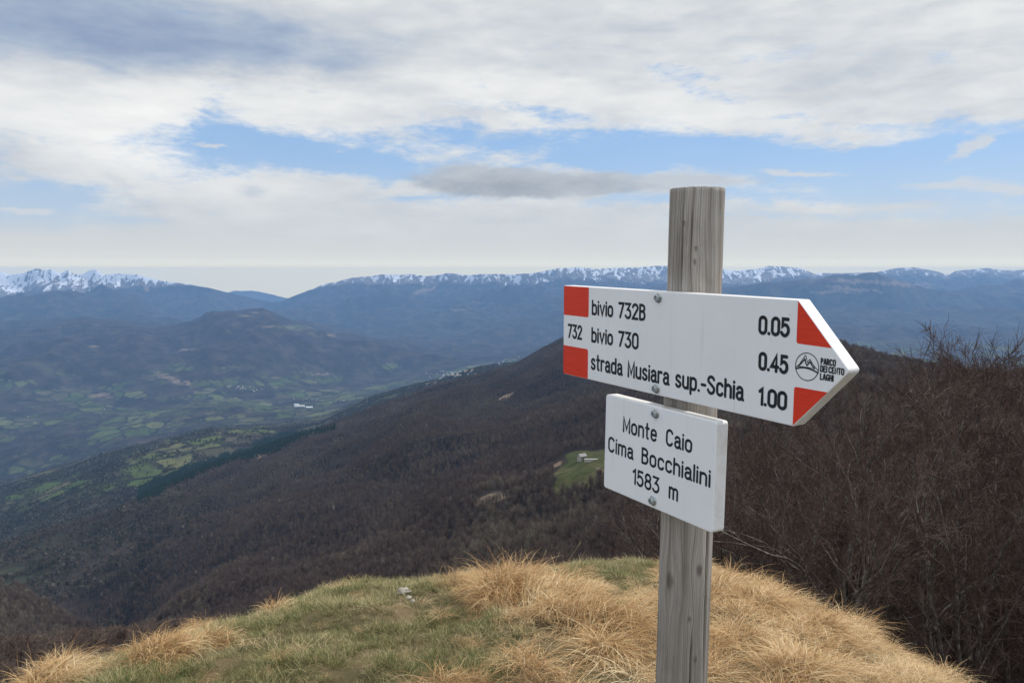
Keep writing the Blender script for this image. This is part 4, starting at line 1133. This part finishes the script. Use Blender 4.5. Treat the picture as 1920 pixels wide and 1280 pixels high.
# ================================================================== NEAR BARE TREES
bark, n_, b_ = material('beech_bark', .85, .15)
tc_ = n_.new('ShaderNodeTexCoord')
bn = n_.noise(tc_.outputs['Object'], 5, 5, .65); bn2 = n_.noise(tc_.outputs['Object'], 38, 4, .6)
c = n_.ramp(bn, [(.3, (.040, .030, .025)), (.5, (.085, .070, .060)), (.66, (.25, .225, .195))])
n_.l.new(n_.mix(n_.m('MULTIPLY', bn2, .5), c, C4(.045, .036, .03)), b_.inputs['Base Color'])
twig, n_, b_ = material('beech_twigs', .8, .15)
oi = n_.new('ShaderNodeObjectInfo')
tn = n_.noise(n_.new('ShaderNodeTexCoord').outputs['Object'], .9, 4, .6)
c = n_.ramp(tn, [(.3, (.055, .031, .026)), (.5, (.076, .048, .040)), (.70, (.125, .094, .078))])
n_.l.new(c, b_.inputs['Base Color'])


def tubes_np(segs, k=3):
    """segs: list of (P (m,3) array, r (m,) array) -> V, F"""
    V_, F_ = [], []; off = 0
    ang_ = np.arange(k) * 2 * np.pi / k
    for P, r_ in segs:
        m_ = len(P); d = np.gradient(P, axis=0); d /= np.linalg.norm(d, axis=1)[:, None] + 1e-9
        ref = np.where(np.abs(d[:, 2:3]) < .9, np.array([[0, 0, 1.]]), np.array([[1., 0, 0]]))
        a = np.cross(d, ref); a /= np.linalg.norm(a, axis=1)[:, None] + 1e-9; b = np.cross(d, a)
        R3 = P[:, None] + r_[:, None, None] * (np.cos(ang_)[None, :, None] * a[:, None] + np.sin(ang_)[None, :, None] * b[:, None])
        V_.append(R3.reshape(-1, 3))
        i = np.arange(m_ - 1)[:, None] * k + np.arange(k)[None]; j = np.arange(m_ - 1)[:, None] * k + (np.arange(k)[None] + 1) % k
        F_.append(np.stack([i, j, j + k, i + k], -1).reshape(-1, 4) + off); off += m_ * k
    return np.concatenate(V_), np.concatenate(F_)


def grow(rng, p, d, L, r0, r1, m, bend=.12, upt=.05):
    P = [p]; d = d / np.linalg.norm(d)
    for i in range(m):
        d = d + rng.normal(0, bend, 3) + np.array([0, 0, upt]); d = d / np.linalg.norm(d)
        P.append(P[-1] + d * L / m)
    return np.array(P), np.linspace(r0, r1, m + 1)


def bare_tree(seed, H=10., stems=3, spread=.28, crooked=.12, dens=1.0, low=.12):
    """bare beech, height about H"""
    g = np.random.default_rng(seed); thick, fine = [], []
    for s in range(stems):
        a = g.random() * 6.28; d = np.array([math.cos(a) * spread, math.sin(a) * spread, 1.])
        HL = H * g.uniform(.78, 1.0)
        P, r_ = grow(g, np.array([math.cos(a) * .12, math.sin(a) * .12, -.6]), d, HL, H * .0085 * g.uniform(.7, 1.15), .012, 12, crooked * .85, .04)
        thick.append((P, r_))
        nb = int(17 * dens)
        for b in range(nb):
            t = low + (1 - low) * (b + g.random()) / nb
            i = min(int(t * 12), 11); q = P[i] + (P[i + 1] - P[i]) * (t * 12 - i)
            a2 = g.random() * 6.28; el_ = g.uniform(.25, .95)
            d2 = np.array([math.cos(a2) * math.cos(el_), math.sin(a2) * math.cos(el_), math.sin(el_)]) + (P[i + 1] - P[i]) / np.linalg.norm(P[i + 1] - P[i]) * .5
            L2 = H * .34 * (1.1 - .72 * t) * g.uniform(.6, 1.2)
            P2, r2 = grow(g, q, d2, L2, max(.008, r_[i] * .5), .006, 7, crooked * 1.3, .07)
            thick.append((P2, r2))
            for c_ in range(int(7 * dens)):
                t2 = .2 + .8 * (c_ + g.random()) / (7 * dens); k = min(int(t2 * 7), 6); q2 = P2[k] + (P2[k + 1] - P2[k]) * (t2 * 7 - k)
                d3 = (P2[k + 1] - P2[k]) / (L2 / 7) + g.normal(0, .55, 3)
                L3 = L2 * .42 * (1.15 - .6 * t2) * g.uniform(.6, 1.2)
                P3, r3 = grow(g, q2, d3, L3, max(.005, r2[k] * .45), .003, 4, .16, .06)
                fine.append((P3, r3))
                for e in range(int(9 * dens)):
                    t3 = .15 + .85 * (e + g.random()) / (9 * dens); k3 = min(int(t3 * 4), 3); q3 = P3[k3] + (P3[k3 + 1] - P3[k3]) * (t3 * 4 - k3)
                    d4 = (P3[k3 + 1] - P3[k3]) / (L3 / 4) + g.normal(0, .5, 3)
                    P4, r4 = grow(g, q3, d4, max(.20, L3 * .6) * g.uniform(.6, 1.3), .0042, .002, 2, .22, .05)
                    fine.append((P4, r4))
    V1, F1 = tubes_np(thick, 5); V2, F2 = tubes_np(fine, 3)
    return V1, F1, V2, F2


KINDS = [dict(H=10, stems=2, spread=.18, dens=1.05), dict(H=10, stems=4, spread=.30, dens=.9), dict(H=10, stems=3, spread=.35, crooked=.2, dens=.95), dict(H=10, stems=1, spread=.1, dens=1.35, low=.2),
         dict(H=10, stems=3, spread=.22, dens=1.0), dict(H=10, stems=2, spread=.5, crooked=.28, dens=1.1)]
tree_data = []
for k, kw in enumerate(KINDS):
    V1, F1, V2, F2 = bare_tree(100 + k, **kw)
    t_ = mesh_np('trunk', V1, F1, True, [bark], link=False); c_ = mesh_np('branches', V2, F2, False, [twig], link=False)
    tree_data.append((t_, c_))

TOPS = []
for t_, c_ in tree_data:
    co = np.empty(len(c_.data.vertices) * 3, np.float32); c_.data.vertices.foreach_get('co', co); co = co.reshape(-1, 3)
    m_ = co[:, 2] > np.quantile(co[:, 2], .93); TOPS.append((float(co[m_, 0].mean()), float(co[m_, 1].mean()), float(co[:, 2].max())))
tree_n = 0


def near_tree(x, y, H, kind, label, rz=None, group='bare trees on the slope right of the summit', tilt=0):
    global tree_n
    z = float(mound(x, y)) - .1
    root = empty('bare_tree', (x, y, z)); s = H / 10.
    s = H / TOPS[kind][2]; sx_ = s * rnd.uniform(.9, 1.15)
    root.scale = (sx_, sx_, s); rz = rnd.uniform(0, 6.28) if rz is None else rz; root.rotation_euler = (rnd.gauss(0, .03), rnd.gauss(0, .03), rz)
    ox, oy = TOPS[kind][0] * sx_ * .8, TOPS[kind][1] * sx_ * .8
    root.location = (x - ox * math.cos(rz) + oy * math.sin(rz), y - ox * math.sin(rz) - oy * math.cos(rz), 0); root.location.z = float(mound(root.location.x, root.location.y)) - .1
    tag(root, label, 'tree', group)
    for src in tree_data[kind]:
        c_ = src.copy(); COL.objects.link(c_); c_.parent = root
    tree_n += 1
    return root


def top_line(px):          # photo height of the thicket's top edge
    return np.interp(px, [1120, 1180, 1240, 1340, 1400, 1460, 1520, 1580, 1640, 1700, 1740, 1800, 1840, 1870, 1895, 1920, 2000, 2400], [1010, 960, 930, 830, 790, 745, 735, 725, 712, 690, 682, 628, 650, 632, 680, 660, 670, 670])


def mass_label(px):
    if px < 1240: return 'one of the bare trees seen left of the post just under the name board', 'bare trees left of the post'
    if px < 1560: return 'one of the bare trees massed right of the post under the arrow board', 'bare trees under the arrow board'
    return 'one of the bare trees packed on the steep slope right of the arrow tip', 'bare trees right of the arrow tip'


spots = []
for Y, n, lo, hi in [(8.5, 8, 1500, 2350), (10.5, 10, 1480, 2350), (12.5, 13, 1400, 2450), (16, 18, 1290, 2400), (18.5, 8, 1700, 2300), (21, 22, 1200, 2350), (28, 20, 1150, 2300), (38, 20, 1140, 2250)]:
    for k in range(n):
        px = lo + (hi - lo) * (k + rnd.uniform(.1, .9)) / n
        a, _ = ray(px, 900); yy = Y * rnd.uniform(.9, 1.12); xx = a * yy
        th = math.atan2(xx, yy); rd = math.hypot(xx, yy); re = float(np.interp(th, ea, er))
        if rd < re + 2.2: continue
        z0 = float(mound(xx, yy))
        py = top_line(px) - 14 + (abs(rnd.gauss(0, 22)) + rnd.choice([0, 10, 40])) * (.55 if px > 1720 else 1) + (30 if Y < 14 else 0)
        H = (EYE + ray(px, py)[1] * yy) - z0
        if H < 2.0: continue
        H = min(H, 15)
        near_tree(xx, yy, H, rnd.choice([0, 1, 2, 3, 4, 4, 1]), mass_label(px)[0], group=mass_label(px)[1])
# trees that stand out
for px, py, Y, kind, lb in [(1800, 594, 17, 3, 'tall slender bare tree rising highest against the blue mountains'), (1868, 598, 19, 0, 'tall bare tree just right of the highest one against the blue mountains'),
                            (1925, 625, 16, 4, 'bare tree cut by the right edge of the view'), (1745, 668, 20, 0, 'bare tree left of the highest tree, its top just over the ridge'),
                            (1838, 640, 22, 4, 'thin bare tree standing between the two tallest ones'), (1900, 650, 24, 1, 'bushy bare tree right of the two tallest ones'), (1815, 618, 24, 1, 'bushy bare tree directly behind the highest one'),
                            (1690, 686, 18, 4, 'bare tree whose twigs just reach the dark ridge right of the arrow tip'), (1850, 760, 10.5, 5, 'crooked bare beech with pale twisting limbs at lower right')]:
    a, s = ray(px, py); near_tree(a * Y, Y, min(18, (1.03 if px < 1860 else .93) * (EYE + s * Y - float(mound(a * Y, Y)))), kind, lb)

# ================================================================== FORESTS FURTHER OFF (stuff)
fmat, n_, b_ = material('far_branches', .9, .05)
oi = n_.new('ShaderNodeObjectInfo'); gp = n_.new('ShaderNodeNewGeometry')
pn = n_.noise(gp.outputs['Position'], .011, 4, .6)
pn2 = n_.noise(n_.mapping(gp.outputs['Position'], rot=(0, 0, -.6), sc=(1, .3, 1)), .009, 3, .6)
k = n_.m('ADD', n_.m('MULTIPLY', oi.outputs['Random'], .26), n_.m('MULTIPLY', n_.m('ADD', pn, pn2), .37))
c = n_.ramp(k, [(.2, (.058, .044, .041)), (.42, (.098, .073, .065)), (.56, (.130, .099, .083)), (.66, (.170, .150, .113)), (.78, (.235, .197, .165))])
c = n_.mix(n_.step(oi.outputs['Random'], .998, .999), c, C4(.28, .26, .22))
c = n_.mix(n_.m('MULTIPLY', n_.step(pn, .66, .74), n_.step(oi.outputs['Random'], .7, .4)), c, C4(.12, .045, .03))
n_.l.new(c, b_.inputs['Base Color'])
cmat, n_, b_ = material('conifer_needles', .9, .05)
oi = n_.new('ShaderNodeObjectInfo')
n_.l.new(n_.mix(oi.outputs['Random'], C4(.010, .028, .018), C4(.022, .048, .026)), b_.inputs['Base Color'])
gmat, n_, b_ = material('budding_leaves', .9, .05)
oi = n_.new('ShaderNodeObjectInfo')
n_.l.new(n_.ramp(oi.outputs['Random'], [(0, (.026, .028, .022)), (.5, (.045, .046, .030)), (.9, (.075, .068, .048)), (.997, (.20, .185, .15))]), b_.inputs['Base Color'])


def far_tree(g, n=70, H=11., wd=.10, spread=2.6, low=.3):
    segs = [(np.array([[0, 0, -1.], [g.normal(0, .2), g.normal(0, .2), H * .6], [g.normal(0, .4), g.normal(0, .4), H * .95]]), np.array([.16, .10, .03]))]
    for k in range(n):
        t = low + (1 - low) * g.random() ** .8; a = g.random() * 6.28; sp = spread * math.sin(math.pi * min(1, (t - low * .6) / (1.08 - low * .6))) ** .6
        q = np.array([math.cos(a) * .1, math.sin(a) * .1, H * t * .72]); e = q + np.array([math.cos(a) * sp * g.uniform(.4, 1), math.sin(a) * sp * g.uniform(.4, 1), H * .26 * g.uniform(.4, 1.1)])
        mid = (q + e) / 2 + g.normal(0, .15, 3)
        segs.append((np.array([q, mid, e]), np.array([wd, wd * .7, wd * .25]) * .5))
        for _ in range(2):
            f_ = mid + (e - mid) * g.random(); segs.append((np.array([f_, f_ + g.normal(0, .55, 3) + np.array([0, 0, .6])]), np.array([wd * .4, wd * .15])))
    return tubes_np(segs, 3)


g = np.random.default_rng(9)
ftp = []
for k in range(6):
    V_, F_ = far_tree(g, 60, 11, .13, 2.6); ftp.append(mesh_np('f', V_, F_, False, [fmat], link=False))


def leaf_ball(g, n, H, rx, size, mat):
    u = g.normal(0, 1, (n, 3)); u /= np.linalg.norm(u, axis=1)[:, None]; rr_ = g.uniform(.55, 1, n)[:, None]
    lob = 1 + .35 * gnoise(u[:, 0] * 1.5 + k, u[:, 1] * 1.5 + u[:, 2], 90)[:, None]
    cpos = u * rr_ * lob * np.array([rx, rx, H * .36]) + np.array([0, 0, H * .58])
    a = g.normal(0, 1, (n, 3)); a /= np.linalg.norm(a, axis=1)[:, None]; b = np.cross(a, u + .01); b /= np.linalg.norm(b, axis=1)[:, None]
    s_2 = size * g.uniform(.6, 1.4, n)[:, None]
    V_ = np.stack([cpos - a * s_2, cpos + b * s_2, cpos + a * s_2, cpos - b * s_2], 1).reshape(-1, 3)
    return mesh_np('l', V_, np.arange(4 * n).reshape(-1, 4), False, [mat], link=False)


def conifer(g, H=16., n=260):
    t = g.random(n) ** .8; a = g.random(n) * 6.28; rr_ = (1 - t) * 2.6 * g.uniform(.3, 1, n) + .1
    cpos = np.stack([np.cos(a) * rr_, np.sin(a) * rr_, H * (.08 + .9 * t)], -1)
    d = np.stack([np.cos(a), np.sin(a), -np.full(n, .45)], -1); sd_ = np.stack([-np.sin(a), np.cos(a), np.zeros(n)], -1)
    L = (.5 + (1 - t) * .8)[:, None]
    V_ = np.stack([cpos - sd_ * .35 * L, cpos + d * L, cpos + sd_ * .35 * L, cpos + np.array([0, 0, .5])], 1).reshape(-1, 3)
    return mesh_np('c', V_, np.arange(4 * n).reshape(-1, 4), False, [cmat], link=False)


gbp = [leaf_ball(g, 160, 9, 3.2, .55, gmat) for k in range(5)]
cnp = [conifer(g) for k in range(4)]

# visibility along each column (a tree top may stand above the ground's own sight line)
runmax = np.maximum.accumulate(Sg, axis=0)
vis = (Sg + 14 / Yg) >= runmax - 1e-6
inpx = (PXg > -260) & (PXg < 2180)
dA = np.gradient(A_all)[None] * Yg * np.abs(np.gradient(Yg, axis=0))


def sample_cells(dens, maxn):
    wgt = (dens * dA); tot = wgt.sum(); n = int(min(tot, maxn))
    cdf = np.cumsum(wgt.ravel()); k = np.searchsorted(cdf, R_.random(n) * cdf[-1]); rws, cl = np.unravel_index(k, wgt.shape)
    rws = np.minimum(rws, NR - 2); cl = np.minimum(cl, NA - 2)
    fy, fx = R_.random(n), R_.random(n)
    def il(A): return (A[rws, cl] * (1 - fx) + A[rws, cl + 1] * fx) * (1 - fy) + (A[rws + 1, cl] * (1 - fx) + A[rws + 1, cl + 1] * fx) * fy
    y = il(Yg); aa_ = A_all[cl] * (1 - fx) + A_all[cl + 1] * fx
    return aa_ * y, y, il(Zg), rws, cl


nf = gnoise(Xg / 90, Yg / 90, 95) * .5 + gnoise(Xg / 30, Yg / 30, 96) * .4
occ = (1 - np.clip(meadow * 2.2 + bare * 2.0, 0, 1))
mead_thin = np.where(meadow + bare > .25, .012, 1)
d1 = np.isin(Bg, [0, 1, 2, 3, 4]) * vis * inpx * (Yg > np.interp(PXg, [-200, 200, 400, 600, 850, 1000, 1180, 1350], [160, 200, 300, 300, 200, 130, 80, 42])) * (Yg < 2900) / 27. * (1 + 1.6 * (Yg < 800)) * np.clip(1.1 + nf, .3, 1.6) * np.maximum(occ * mead_thin, .0)
# leave the greener lower-left to budding trees
left_green = np.isin(Bg, [3, 4]) * sstep(480, 150, PXg) * sstep(900, 1300, Yg)
x, y, z, rw, cl = sample_cells(d1 * (1 - .55 * left_green), 155000)
n = len(x); s = R_.uniform(.42, .85, n)
tag(scatter('bare_forest', np.stack([x, y, z], -1), np.stack([R_.normal(0, .06, n), R_.normal(0, .06, n), R_.uniform(0, 6.3, n)], -1), np.stack([s, s, s * R_.uniform(.8, 1.2, n)], -1), R_.integers(0, 6, n), ftp),
    kind='stuff', label='dark brown bare woodland covering the slopes below the summit')
d1b = np.isin(Bg, [0, 1]) * (Yg > 34) * (Yg < 330) * (PXg < 1250) * (PXg > -700) * .35
x, y, z, rw, cl = sample_cells(d1b, 26000)
z = np.maximum(z, mound(x, y)) ; n = len(x); s = R_.uniform(.10, .24, n)
tag(scatter('brushwood', np.stack([x, y, z], -1), np.stack([R_.normal(0, .1, n), R_.normal(0, .1, n), R_.uniform(0, 6.3, n)], -1), np.stack([s * 1.3, s * 1.3, s], -1), R_.integers(0, 6, n), [q_.copy() for q_ in ftp]),
    kind='stuff', label='low brown brushwood on the steep slope just below the hilltop')
d2 = (np.isin(Bg, [5]) * .014 + left_green * .012 + np.isin(Bg, [6, 7]) * .0006 + np.isin(Bg, [8]) * .0003 * sstep(650, 720, PYg)) * vis * inpx * np.clip(.75 + 2.2 * nf, .02, 2) * (1 - .93 * np.clip(meadow * 3 * (gnoise(Xg / 70, Yg / 110, 97) > -.25), 0, 1))
x, y, z, rw, cl = sample_cells(d2, 75000)
n = len(x); s = R_.uniform(.45, 1.05, n)
tag(scatter('budding_woodland', np.stack([x, y, z], -1), np.stack([np.zeros(n), np.zeros(n), R_.uniform(0, 6.3, n)], -1), np.stack([s, s, s], -1), R_.integers(0, 5, n), gbp),
    kind='stuff', label='bushes and budding trees scattered over the green hills and valley')
con = np.zeros_like(Zg)
for e in [(300, 915, 40, 14, -30), (345, 895, 50, 13, -22), (400, 872, 45, 10, -22), (440, 858, 30, 8, -25), (480, 845, 30, 9, -35), (520, 830, 38, 12, -18), (550, 822, 34, 8, -10), (600, 812, 30, 4, -15)]: con = np.maximum(con, ell(*e))
d3 = (con > .4) * np.isin(Bg, [3, 4, 5]) * (Yg > 1500) * vis * .03
x, y, z, rw, cl = sample_cells(d3, 9000)
n = len(x); s = R_.uniform(.6, 1.1, n)
if n: tag(scatter('conifer_wood', np.stack([x, y, z], -1), np.stack([np.zeros(n), np.zeros(n), R_.uniform(0, 6.3, n)], -1), np.stack([s, s, s], -1), R_.integers(0, 4, n), cnp),
    kind='stuff', label='dark green conifer wood along the lower edge of the brown slope')

# ================================================================== BUILDINGS
def flat_mat(name, c0, c1, sc=2., rough=.85):
    m, n_, b = material(name, rough, .2); t_ = n_.new('ShaderNodeTexCoord')
    n_.l.new(n_.mix(n_.noise(t_.outputs['Object'], sc, 5, .65), C4(*c0), C4(*c1)), b.inputs['Base Color']); return m


m_stone = flat_mat('stone_wall', (.22, .20, .17), (.50, .47, .42), 1.6)
m_slate = flat_mat('slate_roof', (.16, .15, .15), (.34, .32, .31), 1.2)
m_white = flat_mat('white_wall', (.36, .34, .31), (.55, .53, .49), .3)
m_tile = flat_mat('tiled_roof', (.24, .14, .10), (.42, .28, .21), .3)
m_dark = flat_mat('dark_opening', (.03, .025, .02), (.06, .05, .04))
m_metal = flat_mat('pale_metal_roof', (.60, .62, .64), (.82, .83, .84), .1)


def house(w_, d_, h_, rh, wallm, roofm, name='house', detail=False):
    root = empty(name)
    m = MB(); m.box(-w_ / 2, w_ / 2, -d_ / 2, d_ / 2, -3, h_)
    m.add([(-w_ / 2, -d_ / 2, h_), (-w_ / 2, d_ / 2, h_), (-w_ / 2, 0, h_ + rh), (w_ / 2, -d_ / 2, h_), (w_ / 2, d_ / 2, h_), (w_ / 2, 0, h_ + rh)], [(0, 1, 2), (3, 5, 4)])
    m.build('wall', wallm, root)
    e = .45; t = .25; k = rh / (d_ / 2); m = MB()
    for sg in (-1, 1):
        y1, y0 = sg * (d_ / 2 + e), 0; z1, z0 = h_ - k * e + .02, h_ + rh + .02
        m.add([(-w_ / 2 - e, y0, z0), (w_ / 2 + e, y0, z0), (w_ / 2 + e, y1, z1), (-w_ / 2 - e, y1, z1), (-w_ / 2 - e, y0, z0 + t), (w_ / 2 + e, y0, z0 + t), (w_ / 2 + e, y1, z1 + t), (-w_ / 2 - e, y1, z1 + t)],
              [(0, 1, 2, 3), (7, 6, 5, 4), (0, 3, 7, 4), (1, 5, 6, 2), (2, 6, 7, 3)])
    m.build('roof', roofm, root)
    if detail:
        for u, z0, ww, hh, nm in [(-w_ * .27, h_ * .5, .8, 1.0, 'window'), (w_ * .27, h_ * .5, .8, 1.0, 'window'), (w_ * .02, 0, 1.1, 2.1, 'door')]:
            m = MB(); m.box(u - ww / 2, u + ww / 2, -d_ / 2 - .04, -d_ / 2 + .1, z0, z0 + hh); m.build(nm, m_dark, root)
        m = MB(); m.box(w_ * .25, w_ * .25 + .7, -.35, .35, h_ + rh * .6, h_ + rh + .9); m.build('chimney', wallm, root)
    return root


def copy_tree_(o):
    c_ = o.copy(); COL.objects.link(c_)
    for ch in o.children:
        k_ = ch.copy(); COL.objects.link(k_); k_.parent = c_
    return c_


P_, _, _ = grid_hit(1091, 864)
hs = house(6.4, 5.0, 3.4, 1.7, m_stone, m_slate, 'stone_house', True); hs.location = P_ + Vector((0, 0, .3)); hs.rotation_euler.z = .55
tag(hs, 'small grey stone house with slate roof on the green clearing left of the name board', 'house')
P_, _, _ = grid_hit(1107, 864)
m = MB(); m.box(-4.6, 4.6, -.5, .5, -1, .8); m.box(-4.8, 4.8, -.65, .65, .802, .95)
o = m.build('stone_wall', m_white); o.location = P_ + Vector((.6, -2.5, .9)); o.rotation_euler.z = -.05
tag(o, 'low pale wall on the grass beside the small stone house', 'wall')

protos_h = {}


def village(pts, group, label, mats=None, smin=.8, smax=1.5, first=[None]):
    for k, (px, py) in enumerate(pts):
        key = rnd.choice(['w', 't', 'w'])
        if key not in protos_h:
            protos_h[key] = house(13, 9, 7, 2.6, m_white, m_tile if key == 't' else m_slate); o = protos_h[key]
        else: o = copy_tree_(protos_h[key])
        P, _, _ = grid_hit(px, py, 5, 9)
        o.location = P + Vector((0, 0, 1)); o.rotation_euler.z = rnd.uniform(0, 3.14); sz = .78 * rnd.uniform(smin, smax); o.scale = (sz, sz, sz)
        tag(o, label, 'house', group)


def cloud_pts(cx, cy, rx, ry, n, rot=0):
    c, s = math.cos(math.radians(rot)), math.sin(math.radians(rot)); out_ = []
    for _ in range(n):
        u, v = rnd.gauss(0, .5) * rx, rnd.gauss(0, .5) * ry; out_.append((cx + u * c - v * s, cy + u * s + v * c))
    return out_


village(cloud_pts(846, 702, 42, 7, 46, -4), 'houses of the village above the dark ridge', 'pale house in the dense village where the dark ridge meets the valley', smin=.8, smax=1.5)
village(cloud_pts(455, 729, 34, 4, 22, 6), 'houses of the valley hamlet', 'pale house in the strung out hamlet on the green valley floor', smin=.7, smax=1.3)
village(cloud_pts(955, 676, 24, 5, 12, -18), 'houses on the slope right of the village', 'pale house on the far green slope just above the dark ridge line', smin=.7, smax=1.2)
village(cloud_pts(560, 748, 40, 4, 8), 'farmhouses above the white factory', 'small pale farmhouse on the fields just above the long white sheds', smin=.6, smax=1.0)
village([(52, 781), (28, 770), (190, 778), (196, 768), (66, 792), (10, 790)], 'farmhouses among the fields at left', 'small pale farmhouse among the fields at the far left of the valley', smin=.6, smax=.9)
village(cloud_pts(640, 752, 30, 3, 4) + [(722, 727), (768, 728)], 'houses along the valley road', 'pale house beside the valley road right of the white sheds', smin=.7, smax=1.2)
for px, py, L, lb in [(562, 763, 78, 'longest white factory shed on the valley floor'), (580, 765, 50, 'white factory shed at the right end of the row'), (556, 760, 40, 'small white factory shed behind the longest one')]:
    P, _, _ = grid_hit(px, py, 5, 9)
    o = house(L, 26, 9, 2.5, m_white, m_metal, 'factory_shed'); o.location = P + Vector((0, 0, 2)); tag(o, lb, 'factory shed', 'white sheds on the valley floor')
